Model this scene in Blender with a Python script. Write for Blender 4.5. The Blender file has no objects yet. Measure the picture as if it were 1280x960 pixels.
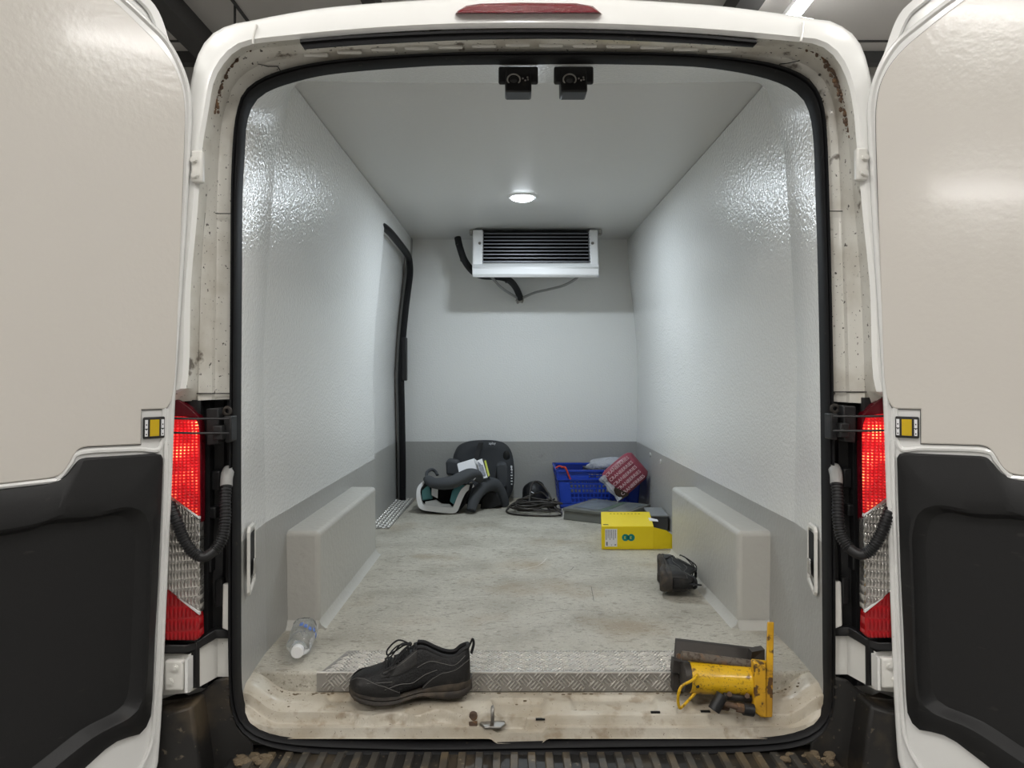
import bpy, bmesh, math, random
from mathutils import Vector as V, Matrix, noise
random.seed(7)
SC = bpy.context.scene
COL = SC.collection
F = 915.0                       # focal length in pixels of the 1280 px wide frame
CAM = V((-.053, -1.88, 1.455))  # the lens, a step behind the load sill

# ------------------------------------------------------------------ camera, world, exposure
cd = bpy.data.cameras.new('camera'); cam = bpy.data.objects.new('camera', cd); COL.objects.link(cam)
cam.location = CAM; cam.rotation_euler = (math.pi / 2, 0, 0)
cd.sensor_width = 36; cd.lens = 36 * F / 1280; cd.shift_y = -8 / 1280; cd.clip_start = .02
SC.camera = cam
SC.view_settings.view_transform = 'Standard'; SC.view_settings.look = 'None'
SC.view_settings.gamma = 1; SC.view_settings.use_curve_mapping = False
SC.view_settings.exposure = -.07
W = bpy.data.worlds.new('world'); SC.world = W; W.use_nodes = True
W.node_tree.nodes['Background'].inputs[0].default_value = (.95, .97, 1, 1)
W.node_tree.nodes['Background'].inputs[1].default_value = .3
HALL_TUBE = 32.0      # emission of the LED tubes of the hall
HALL_AREA = 52.0      # watts of light from each hall batten
VAN_LAMP = 14.0      # watts of the round lamp in the load bay
TAIL_GLOW = 1.7

# ------------------------------------------------------------------ helpers
def P(px, py, d):
    """the point at distance d from the lens plane along the van's length that lies on a sight line"""
    return V(((px - 640) / F * d + CAM.x, d + CAM.y, CAM.z - (py - 472) / F * d))
def Q(x, d, z):
    """van x, distance from lens plane, height relative to the lens"""
    return V((x, d + CAM.y, z + CAM.z))
def lerp(a, b, t): return a + (b - a) * t
def smooth(t): t = max(0, min(1, t)); return t * t * (3 - 2 * t)
def interp(x, tab):
    for (x0, y0), (x1, y1) in zip(tab, tab[1:]):
        if x0 <= x <= x1: return lerp(y0, y1, (x - x0) / (x1 - x0))
    return tab[0][1] if x < tab[0][0] else tab[-1][1]
def crom(pts, n=6, closed=False):
    pts = [V(p) for p in pts]; m = len(pts); out = []
    for i in range(m if closed else m - 1):
        g = (lambda k: pts[k % m]) if closed else (lambda k: pts[max(0, min(m - 1, k))])
        p0, p1, p2, p3 = g(i - 1), g(i), g(i + 1), g(i + 2)
        for k in range(n):
            t = k / n
            out.append(.5 * (2 * p1 + (p2 - p0) * t + (2 * p0 - 5 * p1 + 4 * p2 - p3) * t * t + (3 * p1 - p0 - 3 * p2 + p3) * t ** 3))
    if not closed: out.append(pts[-1])
    return out

class MB:
    def __init__(s): s.bm = bmesh.new(); s.mi = 0
    def vs(s, pts): return [s.bm.verts.new(p) for p in pts]
    def face(s, vs):
        try: f = s.bm.faces.new(vs); f.material_index = s.mi; return f
        except ValueError: return None
    def quad(s, *pts): return s.face(s.vs(pts))
    def box(s, c, size, m=None):
        c = V(c); h = V(size) / 2; M = m or Matrix.Identity(3)
        p = [c + M @ V((x * h.x, y * h.y, z * h.z)) for x in (-1, 1) for y in (-1, 1) for z in (-1, 1)]
        return s.hexa([p[0], p[4], p[6], p[2], p[1], p[5], p[7], p[3]])
    def hexa(s, p):
        """bottom four counter-clockwise, top four above them"""
        v = s.vs(p)
        for f in ((3, 2, 1, 0), (4, 5, 6, 7), (0, 1, 5, 4), (1, 2, 6, 5), (2, 3, 7, 6), (3, 0, 4, 7)): s.face([v[i] for i in f])
        return s
    def loft(s, loops, closed=True, cap0=False, cap1=False):
        L = [s.vs(l) for l in loops]; n = len(L[0])
        for a, b in zip(L, L[1:]):
            for i in range(n if closed else n - 1):
                j = (i + 1) % n; s.face([a[i], a[j], b[j], b[i]])
        if cap0: s.face(L[0][::-1])
        if cap1: s.face(L[-1])
        return s
    def prism(s, poly, off, inset=0):
        """a flat outline thickened by the vector off"""
        off = V(off); poly = [V(p) for p in poly]
        return s.loft([poly, [p + off for p in poly]], True, True, True)
    def tube(s, pts, r, n=10, closed=False, cap=True, flat=1.0):
        pts = [V(p) for p in pts]; m = len(pts); R = r if callable(r) else (lambda t: r)
        loops = []; up = None
        for i, p in enumerate(pts):
            a = pts[(i - 1) % m] if closed or i > 0 else p; b = pts[(i + 1) % m] if closed or i < m - 1 else p
            t = (b - a).normalized() if (b - a).length > 1e-9 else V((0, 0, 1))
            if up is None:
                up = V((0, 0, 1)) if abs(t.z) < .9 else V((1, 0, 0))
            x = up - t * up.dot(t)
            if x.length < 1e-6: x = t.orthogonal()
            x.normalize(); up = x; y = t.cross(x); rr = R(i / max(1, m - 1))
            loops.append([p + x * (math.cos(2 * math.pi * k / n) * rr * flat) + y * (math.sin(2 * math.pi * k / n) * rr) for k in range(n)])
        if closed: loops.append(loops[0]); 
        if closed:
            L = [s.vs(l) for l in loops[:-1]]; L.append(L[0])
            for a, b in zip(L, L[1:]):
                for i in range(n): s.face([a[i], a[(i + 1) % n], b[(i + 1) % n], b[i]])
            return s
        return s.loft(loops, True, cap, cap)
    def cyl(s, a, b, r0, r1=None, n=20):
        return s.tube([a, b], (lambda t: lerp(r0, r0 if r1 is None else r1, t)), n)
    def disc(s, c, nrm, r, th, n=24, ry=None):
        nrm = V(nrm).normalized(); return s.cyl(V(c), V(c) + nrm * th, r, r, n)
    def ball(s, c, r, n=12, sx=1, sy=1, sz=1, z0=-1.0):
        c = V(c); loops = []; m = n // 2
        for i in range(m + 1):
            a = lerp(max(-math.pi / 2 + .02, math.asin(max(-1, z0))), math.pi / 2 - .02, i / m)
            loops.append([c + V((math.cos(2 * math.pi * k / n) * math.cos(a) * r * sx, math.sin(2 * math.pi * k / n) * math.cos(a) * r * sy, math.sin(a) * r * sz)) for k in range(n)])
        return s.loft(loops, True, True, True)
    def bar(s, c, d, nrm, L, w, h):
        """a raised tread bar: a slim ridge on a plate"""
        c = V(c); d = V(d).normalized(); nrm = V(nrm).normalized(); x = d.cross(nrm)
        a, b, e, f = c - d * L / 2, c + x * w / 2, c + d * L / 2, c - x * w / 2
        r0, r1 = c - d * L * .28 + nrm * h, c + d * L * .28 + nrm * h
        v = s.vs([a, b, e, f, r0, r1])
        for q in ((0, 1, 4), (1, 5, 4), (1, 2, 5), (2, 3, 5), (3, 4, 5), (3, 0, 4)): s.face([v[i] for i in q])
    def build(s, name, mats, parent=None, bevel=0, seg=2, sharp=35, subsurf=0, solid=0, offset=-1, recalc=True, merge=0):
        bm = s.bm
        if merge: bmesh.ops.remove_doubles(bm, verts=bm.verts, dist=merge)
        if recalc: bmesh.ops.recalc_face_normals(bm, faces=bm.faces)
        me = bpy.data.meshes.new(name); o = bpy.data.objects.new(name, me); COL.objects.link(o)
        if parent is not None:
            o.parent = parent; org = V(parent['origin'])
        else:
            lo = [min(v.co[i] for v in bm.verts) for i in range(3)]; hi = [max(v.co[i] for v in bm.verts) for i in range(3)]
            org = V(((lo[0] + hi[0]) / 2, (lo[1] + hi[1]) / 2, lo[2])); o.location = org
        o['origin'] = org
        for v in bm.verts: v.co -= org
        bm.to_mesh(me); bm.free()
        for m in (mats if isinstance(mats, (list, tuple)) else [mats]): me.materials.append(m)
        for p in me.polygons: p.use_smooth = True
        me.set_sharp_from_angle(angle=math.radians(sharp))
        if bevel:
            q = o.modifiers.new('bevel', 'BEVEL'); q.width = bevel; q.segments = seg; q.limit_method = 'ANGLE'; q.angle_limit = math.radians(32)
        if subsurf:
            q = o.modifiers.new('sub', 'SUBSURF'); q.levels = q.render_levels = subsurf
        return o
def thicken(o, t, off):
    q = o.modifiers.new('solid', 'SOLIDIFY'); q.thickness = t; q.offset = off
    e = o.modifiers.new('edges', 'EDGE_SPLIT'); e.split_angle = math.radians(40)
    return o
def thing(name, loc, label, cat, group=None):
    o = bpy.data.objects.new(name, None); COL.objects.link(o); o.location = loc; o['origin'] = V(loc)
    o.empty_display_size = .05
    return tag(o, label, cat, group)
def tag(o, label=None, cat=None, group=None, kind=None):
    if label: o['label'] = label
    if cat: o['category'] = cat
    if group: o['group'] = group
    if kind: o['kind'] = kind
    return o
def struct(o, label): return tag(o, label, None, None, 'structure')
def text(body, size, M, mat, name, parent, extrude=.0004, align='LEFT', sx=1.0):
    cu = bpy.data.curves.new('t', 'FONT'); cu.body = body; cu.size = size; cu.extrude = extrude; cu.align_x = align; cu.resolution_u = 2
    t = bpy.data.objects.new('t', cu); COL.objects.link(t); bpy.context.view_layer.update()
    me = bpy.data.meshes.new_from_object(t.evaluated_get(bpy.context.evaluated_depsgraph_get()))
    COL.objects.unlink(t); bpy.data.objects.remove(t)
    me.transform(M @ Matrix.Diagonal((sx, 1, 1, 1))); me.transform(Matrix.Translation(-V(parent['origin'])))
    me.materials.clear(); me.materials.append(mat)
    o = bpy.data.objects.new(name, me); COL.objects.link(o); o.parent = parent; o['origin'] = parent['origin']
    return o
def frame(o, x, y):
    """4x4 placing the local xy plane at o with axes x and y"""
    x = V(x).normalized(); y = V(y); y = (y - x * y.dot(x)).normalized(); z = x.cross(y)
    return Matrix.Translation(V(o)) @ Matrix((x, y, z)).transposed().to_4x4()
def rotz(a): return Matrix.Rotation(a, 3, 'Z')

# ------------------------------------------------------------------ materials
def mat(name, c, rough=.5, metal=0, spec=.5, bump=None, var=None, dirt=None, coat=0, trans=0, ior=1.45, emit=None, alpha=None, aniso=None):
    """bump (scale, strength, distance); var (scale, amount) brightness mottling; dirt [(scale, lo, hi, colour, amount, detail, stretch)]"""
    m = bpy.data.materials.new(name); m.use_nodes = True; nt = m.node_tree; N = nt.nodes; b = N['Principled BSDF']
    b.inputs['Roughness'].default_value = rough; b.inputs['Metallic'].default_value = metal
    b.inputs['Specular IOR Level'].default_value = spec; b.inputs['Coat Weight'].default_value = coat; b.inputs['Coat Roughness'].default_value = .08
    b.inputs['Transmission Weight'].default_value = trans; b.inputs['IOR'].default_value = ior
    if alpha is not None: b.inputs['Alpha'].default_value = alpha
    geo = N.new('ShaderNodeNewGeometry'); pos = geo.outputs['Position']
    def nz(scale, detail=3, stretch=None):
        t = N.new('ShaderNodeTexNoise'); t.inputs['Scale'].default_value = scale; t.inputs['Detail'].default_value = detail
        src = pos
        if stretch:
            mp = N.new('ShaderNodeMapping'); mp.inputs['Scale'].default_value = stretch; nt.links.new(pos, mp.inputs[0]); src = mp.outputs[0]
        nt.links.new(src, t.inputs['Vector']); return t.outputs['Fac']
    rgb = N.new('ShaderNodeRGB'); rgb.outputs[0].default_value = (*c, 1); col = rgb.outputs[0]
    def mix(a, bcol, fac, mode='MIX'):
        x = N.new('ShaderNodeMix'); x.data_type = 'RGBA'; x.blend_type = mode
        nt.links.new(a, x.inputs[6])
        if isinstance(bcol, tuple): x.inputs[7].default_value = (*bcol, 1)
        else: nt.links.new(bcol, x.inputs[7])
        if isinstance(fac, (int, float)): x.inputs[0].default_value = fac
        else: nt.links.new(fac, x.inputs[0])
        return x.outputs[2]
    def rng(src, a, bb, lo=0., hi=1.):
        r = N.new('ShaderNodeMapRange'); nt.links.new(src, r.inputs[0])
        for i, q in enumerate((a, bb, lo, hi)): r.inputs[i + 1].default_value = q
        return r.outputs[0]
    if var:
        col = mix(col, tuple(x * (1 - var[1]) for x in c), rng(nz(var[0], 4), .3, .7))
    for d in (dirt or []):
        sc, lo, hi, dc, am, det = d[:6]
        col = mix(col, dc, rng(nz(sc, det, d[6] if len(d) > 6 else None), lo, hi, 0, am))
    nt.links.new(col, b.inputs['Base Color'])
    if bump:
        bp = N.new('ShaderNodeBump'); bp.inputs['Strength'].default_value = bump[1]; bp.inputs['Distance'].default_value = bump[2]
        nt.links.new(nz(bump[0], 2), bp.inputs['Height']); nt.links.new(bp.outputs[0], b.inputs['Normal'])
    if emit:
        b.inputs['Emission Color'].default_value = (*emit[0], 1); b.inputs['Emission Strength'].default_value = emit[1]
    m['bsdf'] = b.name
    return m
BROWN = (.20, .13, .07); GRIME = (.12, .10, .08)
M = {}
M['lining'] = mat('lining_white', (.79, .795, .78), .2, bump=(100, .55, .004), spec=.5)
M['ceil'] = mat('ceiling_white', (.64, .64, .625), .42, bump=(60, .3, .004))
M['grey'] = mat('kick_grey', (.38, .378, .36), .4, bump=(70, .5, .003), dirt=[(9, .68, .76, (.17, .15, .12), .35, 6)])
M['arch'] = mat('arch_grey', (.50, .49, .455), .38, bump=(45, .5, .004), dirt=[(12, .70, .76, (.2, .17, .13), .5, 6)])
M['floor'] = mat('floor_worn', (.49, .465, .40), .48, bump=(120, .6, .003),
    dirt=[(4.5, .42, .70, (.33, .305, .25), .85, 9), (34, .55, .68, (.21, .185, .145), .6, 10, (1, 1.6, 1)), (95, .60, .68, (.15, .135, .105), .7, 6, (1, 1.6, 1)), (60, .62, .70, (.66, .64, .57), .6, 5, (1.2, 1.8, 1)), (2.6, .54, .70, (.29, .21, .12), .6, 9), (240, .67, .71, (.07, .06, .05), .85, 3)])
M['sill'] = mat('sill_paint', (.55, .515, .44), .34, bump=(60, .5, .003),
    dirt=[(6, .40, .66, (.36, .30, .215), .8, 10), (34, .54, .70, (.28, .21, .135), .6, 9), (110, .675, .71, (.12, .085, .055), .7, 5), (13, .61, .72, (.17, .105, .055), .65, 10), (200, .69, .73, (.05, .04, .03), .6, 3)])
M['jamb'] = mat('jamb_paint', (.70, .685, .63), .3, coat=.3,
    dirt=[(7, .48, .72, (.40, .36, .29), .75, 8), (75, .665, .70, (.03, .022, .015), .95, 4), (15, .645, .70, (.08, .055, .035), .85, 9), (150, .68, .71, (.05, .04, .03), .8, 3)])
M['jambclean'] = mat('jamb_clean', (.72, .71, .67), .3, coat=.3, dirt=[(50, .71, .74, (.05, .04, .03), .8, 4)])
M['body'] = mat('body_white', (.86, .86, .84), .22, coat=.6)
M['doorpanel'] = mat('door_liner', (.63, .60, .555), .16, bump=(70, .14, .003), coat=.2, dirt=[(6, .74, .78, (.4, .37, .33), .4, 5)])
M['doorwhite'] = mat('door_white', (.76, .76, .745), .25, coat=.5, dirt=[(60, .73, .76, (.2, .17, .13), .6, 4)])
M['trim'] = mat('door_trim_black', (.013, .013, .0135), .5, spec=.35, bump=(500, .2, .001), dirt=[(14, .68, .80, (.07, .065, .06), .5, 7, (1, 1, 3)), (5, .7, .8, (.05, .035, .025), .4, 6)])
M['rubber'] = mat('seal_rubber', (.009, .009, .010), .55, spec=.25, dirt=[(40, .68, .76, (.10, .085, .06), .4, 5)])
M['black'] = mat('black_plastic', (.012, .012, .013), .45, dirt=[(25, .66, .78, (.07, .055, .04), .5, 6)])
M['deep'] = mat('dark_cavity', (.006, .006, .006), .7)
M['bumper'] = mat('bumper_plastic', (.016, .015, .014), .5, dirt=[(8, .5, .75, (.13, .095, .055), .6, 7), (60, .66, .74, (.2, .16, .11), .6, 4)])
M['rib'] = mat('bumper_rib', (.05, .046, .04), .5, dirt=[(10, .45, .7, (.17, .125, .07), .7, 7), (60, .64, .72, (.3, .25, .17), .6, 4)])
M['alu'] = mat('tread_aluminium', (.34, .325, .30), .5, metal=.6, dirt=[(8, .5, .75, (.2, .18, .15), .7, 6)])
M['aluhi'] = mat('tread_bar_metal', (.80, .78, .74), .3, metal=.7)
M['chrome'] = mat('chrome', (.7, .7, .7), .18, metal=1)
M['steel'] = mat('dull_steel', (.34, .33, .31), .4, metal=.9, dirt=[(30, .55, .7, (.12, .08, .05), .7, 5)])
M['rust'] = mat('rusty_steel', (.10, .065, .045), .75, metal=.2, bump=(250, .6, .002), dirt=[(60, .5, .65, (.2, .11, .05), .7, 5)])
M['rodsteel'] = mat('pitted_rod', (.15, .125, .10), .7, metal=.3, bump=(220, .7, .002), dirt=[(90, .5, .62, (.06, .04, .03), .8, 5), (40, .6, .7, (.22, .12, .06), .6, 5)])
M['darksteel'] = mat('dark_steel', (.045, .040, .036), .5, metal=.3, dirt=[(18, .55, .75, (.09, .07, .05), .6, 6)])
M['yellow'] = mat('jack_yellow', (.68, .41, .012), .36, dirt=[(150, .60, .66, (.14, .07, .02), .7, 5), (11, .48, .70, (.42, .22, .015), .75, 8), (38, .585, .66, (.10, .045, .015), .85, 7), (140, .64, .70, (.10, .05, .02), .8, 4)], coat=.15)
M['yellow2'] = mat('jack_yellow_chipped', (.66, .37, .012), .42, dirt=[(9, .45, .68, (.36, .18, .015), .8, 8), (45, .53, .60, (.06, .028, .015), .95, 7)])
M['carton_yellow'] = mat('carton_yellow', (.86, .66, .01), .4)
M['white'] = mat('white_plastic', (.8, .8, .8), .35)
M['paper'] = mat('paper_white', (.78, .78, .80), .6)
M['papergrey'] = mat('print_grey', (.30, .31, .36), .6, var=(90, .6))
M['teal'] = mat('teal_fabric', (.17, .43, .46), .7)
M['tealink'] = mat('teal_ink', (.0, .22, .20), .5)
M['charcoal'] = mat('charcoal_fabric', (.030, .032, .036), .8, bump=(400, .3, .001))
M['charcoal2'] = mat('charcoal_cushion', (.060, .064, .070), .85, bump=(400, .3, .001))
M['softblack'] = mat('soft_black', (.010, .010, .011), .7)
M['shoe'] = mat('shoe_black', (.009, .009, .0095), .62, bump=(190, .9, .002), dirt=[(20, .62, .75, (.045, .04, .035), .7, 6)])
M['shoe2'] = mat('shoe_overlay', (.013, .0125, .012), .5, bump=(110, .5, .002), dirt=[(25, .60, .75, (.06, .05, .045), .6, 6)])
M['sole'] = mat('shoe_sole', (.035, .030, .026), .7, bump=(120, .4, .002), dirt=[(25, .5, .7, (.11, .085, .06), .7, 6)])
M['stitch'] = mat('stitch_grey', (.13, .125, .12), .7)
M['blue'] = mat('crate_blue', (.018, .065, .50), .35)
M['bluedark'] = mat('crate_blue_shaded', (.008, .025, .22), .5)  # darker copy of the crate blue, shade painted on base and back wall
M['red'] = mat('red_cord', (.6, .06, .03), .5)
M['redbag'] = mat('red_printed_film', (.34, .065, .10), .36, var=(14, .35))
M['redink'] = mat('pale_lettering', (.70, .50, .53), .5)
M['brown'] = mat('brown_card', (.045, .028, .018), .7)
M['greycard'] = mat('grey_green_carton', (.16, .165, .15), .5, var=(6, .25))
M['film'] = mat('print_film', (.26, .29, .28), .25, var=(9, .45))
M['greengrey'] = mat('print_green', (.10, .15, .11), .4)
M['darkgrey'] = mat('dark_grey_case', (.07, .073, .078), .5)
M['midgrey'] = mat('mid_grey_top', (.22, .23, .235), .5)
M['ink'] = mat('black_ink', (.02, .02, .02), .6)
M['slat'] = mat('fin_metal', (.16, .165, .18), .45, metal=.3)
M['hose'] = mat('grey_hose', (.27, .27, .26), .45)
M['sticker'] = mat('reflector_yellow', (.62, .42, .01), .25, coat=.5)
M['silver'] = mat('silver_foil', (.72, .72, .72), .3, metal=.2)
M['pouch'] = mat('pouch_black', (.008, .008, .009), .5, bump=(60, .5, .004))
M['stone'] = mat('stone_grit', (.14, .105, .065), .9, bump=(200, .6, .003))
M['hallceil'] = mat('hall_sheet', (.66, .645, .62), .6)
M['hallwall'] = mat('hall_wall', (.55, .54, .52), .6)
M['beam'] = mat('beam_dark', (.06, .06, .06), .5)
M['rooflight'] = mat('roof_batten_timber', (.62, .55, .42), .6)
M['concrete'] = mat('hall_concrete', (.34, .33, .31), .6, dirt=[(2, .45, .7, (.2, .19, .18), .7, 7)])
M['tube'] = mat('led_tube', (1, 1, 1), .5, emit=((1, .982, .955), HALL_TUBE))
M['lamp'] = mat('led_lens', (1, 1, 1), .5, emit=((.86, .93, 1), 22))
M['redlens'] = mat('red_lens', (.17, .008, .016), .12, spec=.6, bump=(300, .3, .002))
M['redlensdark'] = mat('red_lens_dark', (.09, .003, .008), .15)
M['film_clear'] = mat('clear_film', (.70, .72, .76), .2, trans=.45, ior=1.2, bump=(60, .8, .01))
M['pet'] = mat('clear_bottle', (.93, .95, .97), .06, trans=.92, ior=1.25, bump=(70, .6, .004))
M['bluelabel'] = mat('blue_label', (.12, .22, .62), .35)

def grid_lens(name, base, emis, strength, sx, sz, zlo=None, zhi=None, metal=0):
    """moulded lens: optics cells in a grid; lit cells glow"""
    m = bpy.data.materials.new(name); m.use_nodes = True; nt = m.node_tree; N = nt.nodes; b = N['Principled BSDF']
    b.inputs['Base Color'].default_value = (*base, 1); b.inputs['Roughness'].default_value = .12; b.inputs['Metallic'].default_value = metal
    geo = N.new('ShaderNodeNewGeometry'); sep = N.new('ShaderNodeSeparateXYZ'); nt.links.new(geo.outputs[0], sep.inputs[0])
    def mth(op, a, bb=None):
        x = N.new('ShaderNodeMath'); x.operation = op
        for i, q in enumerate((a, bb)):
            if q is None: continue
            if isinstance(q, (int, float)): x.inputs[i].default_value = q
            else: nt.links.new(q, x.inputs[i])
        return x.outputs[0]
    def cell(src, pitch, p): return mth('POWER', mth('ABSOLUTE', mth('SINE', mth('MULTIPLY', src, math.pi / pitch))), p)
    g = mth('MULTIPLY', cell(sep.outputs[0], sx, 1.2), cell(sep.outputs[2], sz, 1.2))
    bp = N.new('ShaderNodeBump'); bp.inputs['Strength'].default_value = .8; bp.inputs['Distance'].default_value = .004
    nt.links.new(g, bp.inputs['Height']); nt.links.new(bp.outputs[0], b.inputs['Normal'])
    if strength:
        b.inputs['Emission Color'].default_value = (*emis, 1)
        nz = N.new('ShaderNodeTexNoise'); nz.inputs['Scale'].default_value = 22; nt.links.new(geo.outputs[0], nz.inputs[0])
        r = N.new('ShaderNodeMapRange'); nt.links.new(sep.outputs[2], r.inputs[0])
        for i, q in enumerate((zlo, zhi, .25, 1.0)): r.inputs[i + 1].default_value = q
        pw = mth('ADD', mth('MULTIPLY', mth('POWER', g, 2.0), mth('MULTIPLY', mth('MAXIMUM', mth('SUBTRACT', nz.outputs[0], .36), .02), 9.0)), .20)
        st = mth('MULTIPLY', mth('MULTIPLY', pw, r.outputs[0]), strength); nt.links.new(st, b.inputs['Emission Strength'])
        cr = N.new('ShaderNodeMix'); cr.data_type = 'RGBA'; cr.inputs[6].default_value = (*emis, 1); cr.inputs[7].default_value = (1, .30, .10, 1)
        r2 = N.new('ShaderNodeMapRange'); nt.links.new(pw, r2.inputs[0]); r2.inputs[1].default_value = .9; r2.inputs[2].default_value = 2.0
        nt.links.new(r2.outputs[0], cr.inputs[0]); nt.links.new(cr.outputs[2], b.inputs['Emission Color'])
    return m
M['taillit'] = grid_lens('tail_lens_lit', (.5, .01, .012), (1, .012, .02), TAIL_GLOW, .0085, .0075, CAM.z - .36, CAM.z - .14)
M['tailclear'] = grid_lens('tail_lens_clear', (.62, .60, .57), (1, 1, 1), 0, .007, .022, metal=.85)
M['taillow'] = grid_lens('tail_lens_red', (.36, .006, .01), (1, 0, 0), 0, .009, .03)

# ------------------------------------------------------------------ the hall round the van
b = MB(); b.box((0, -3, -.05), (18, 20, .1)); struct(b.build('floor', M['concrete']), 'grey concrete floor of the hall under the van')
b = MB(); b.box((0, -3, 4.95), (18, 20, .1)); hall_ceiling = struct(b.build('ceiling', M['hallceil']), 'grey sheeted hall ceiling above the van roof')
for nm, c, s in (('wall_front', (0, 6.3, 2.45), (18, .1, 5)), ('wall_rear', (0, -12.6, 2.45), (18, .1, 5)), ('wall_west', (-8.8, -3, 2.45), (.1, 19, 5)), ('wall_east', (8.8, -3, 2.45), (.1, 19, 5))):
    b = MB(); b.box(c, s); struct(b.build(nm, M['hallwall']), 'grey sheeted wall of the hall')
# sheet joints on the hall ceiling and the far wall
for k in range(5):
    b = MB(); b.box((-5.2 + k * 2.6, -1, 4.892), (.03, 18, .012)); o = b.build('sheet_joint', M['beam'], hall_ceiling)
for k in range(3):
    b = MB(); b.box((0, 1.4 + k * 2.1, 4.892), (16, .025, .012)); o = b.build('sheet_joint', M['beam'], hall_ceiling)
# dark purlins under the sheets
def purlin(a, c, w, h):
    b = MB(); a = V(a); c = V(c); d = (c - a).normalized(); x = d.cross(V((0, 0, 1))).normalized() * w / 2; z = V((0, 0, h))
    b.hexa([a - x - z, a + x - z, c + x - z, c - x - z, a - x, a + x, c + x, c - x])
    return b.build('roof_beam', M['beam'], hall_ceiling)
purlin((-3.2, 1.0, 4.9), (-3.15, 6.2, 4.9), .22, .2)
purlin((2.05, 1.0, 4.9), (2.0, 6.2, 4.9), .22, .2)
purlin((-1.45, 1.5, 4.9), (-1.25, 6.2, 4.9), .12, .14)
purlin((-7.5, 5.9, 4.9), (7.5, 5.9, 4.9), .12, .12)
for k in range(7):     # pale boards of the ceiling seen over the roof edge
    b = MB(); b.box((-.62, 3.0 + k * .17, 4.86), (1.25, .15, .03)); b.build('ceiling_board', M['rooflight'], hall_ceiling)
b = MB(); b.tube([(-2.62, 4.9, 4.9), (-2.62, 4.9, 2.9)], .012, 6); b.build('hanging_cable', M['beam'], hall_ceiling)
def batten(x, y, lab, zz=4.78):
    t = thing('ceiling_light', (x, y, zz), lab, 'lamp', 'LED battens of the hall ceiling')
    b = MB(); b.box((x, y, zz - .03), (.06, 1.55, .06)); b.build('housing', M['white'], t, bevel=.006)
    if zz < 4.85:
        for dy in (-.6, .6):
            b = MB(); b.tube([(x, y + dy, zz), (x, y + dy, 4.9)], .004, 6); b.build('hanger', M['steel'], t)
    b = MB(); b.cyl((x, y - .75, zz - .110), (x, y + .75, zz - .110), .05, .05, 12); b.build('led_tube', M['tube'], t)
    ld = bpy.data.lights.new('batten_light', 'AREA'); ld.shape = 'RECTANGLE'; ld.size = .1; ld.size_y = 1.5; ld.energy = HALL_AREA; ld.color = (1, .975, .935)
    lo = bpy.data.objects.new('batten_light', ld); COL.objects.link(lo); lo.parent = t; lo.location = (0, 0, -.17)
batten(2.40, 3.92, 'LED batten light on the hall ceiling above the right corner of the van', 4.72)
for x in (-2.6, 2.6):
    for y in (-.9, -4.4): batten(x, y, 'LED batten light on the hall ceiling behind the open van doors')
batten(0, -2.9, 'LED batten light on the hall ceiling behind the open van doors')
batten(6.2, -1.9, 'LED batten light on the hall ceiling behind the open van doors'); batten(-4.1, -5.1, 'LED batten light on the hall ceiling behind the open van doors')
batten(-5.4, -6.3, 'LED batten light hung low in the hall behind the open van doors', 3.25)

# ------------------------------------------------------------------ load bay: walls, floor, ceiling of the van (the room of the picture)
HW = [(-.90, .768), (-.80, .770), (-.42, .776), (.05, .785), (.45, .762), (.75, .742), (.915, .735)]
def hw(z, d=3): return interp(z, HW) - .022 * smooth((d - 2.4) / 2.3) * smooth((z - .2) / .6)
FZ, CZ, BAND = -.80, .915, -.425
D0, D1, DL = 2.14, 4.87, 3.85
def wall_sheet(s, z0, z1, d0, d1, name, m, lab, solid=.045, add=0):
    b = MB(); loops = []
    nd = max(2, int((d1 - d0) / .22)); nz = 12
    for i in range(nd + 1):
        d = lerp(d0, d1, i / nd)
        loops.append([Q(s * (hw(lerp(z0, z1, k / nz), d) - add), d, lerp(z0, z1, k / nz)) for k in range(nz + 1)])
    b.loft(loops, False)
    o = b.build(name, m, None, recalc=False)
    me = o.data
    if s > 0:
        for p in me.polygons: p.flip()
    thicken(o, solid, 1)
    return struct(o, lab)
wall_sheet(-1, BAND, CZ, D0, DL, 'wall_left', M['lining'], 'glossy white moulded lining on the left of the load bay')
wall_sheet(1, BAND, CZ, D0, D1, 'wall_right', M['lining'], 'glossy white moulded lining on the right of the load bay')
wall_sheet(-1, FZ - .05, BAND, D0, DL, 'baseboard_left', M['grey'], 'grey painted lower lining on the left of the load bay', add=.001)
wall_sheet(1, FZ - .05, BAND, D0, D1, 'baseboard_right', M['grey'], 'grey painted lower lining on the right of the load bay', add=.001)
b = MB(); zs = [lerp(BAND, CZ + .03, k / 10) for k in range(11)]
b.prism([Q(-hw(z, D1) - .04, D1, z) for z in zs] + [Q(hw(z, D1) + .04, D1, z) for z in zs[::-1]], (0, .04, 0)); wall_back = struct(b.build('wall_back', M['lining']), 'white bulkhead at the far end of the load bay')
b = MB(); b.prism([Q(-.83, D1 - .001, FZ - .04), Q(-.83, D1 - .001, BAND), Q(.83, D1 - .001, BAND), Q(.83, D1 - .001, FZ - .04)], (0, .04, 0)); struct(b.build('baseboard_back', M['grey']), 'grey painted lower part of the bulkhead')
# ceiling with a slightly coved edge
b = MB(); loops = []
for i in range(13):
    d = lerp(2.26, D1, i / 12); h = hw(CZ, d) + .02
    xs = [-h, -h + .03, -h + .07] + [lerp(-h + .12, h - .12, k / 8) for k in range(9)] + [h - .07, h - .03, h]
    loops.append([Q(x, d, CZ + .004) for x in xs])
b.loft(loops, False); o = b.build('ceiling', M['ceil'], recalc=False)
for p in o.data.polygons: p.flip()
thicken(o, .04, -1)
struct(o, 'pale smooth ceiling lining of the load bay'); bay_ceiling = o

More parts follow.
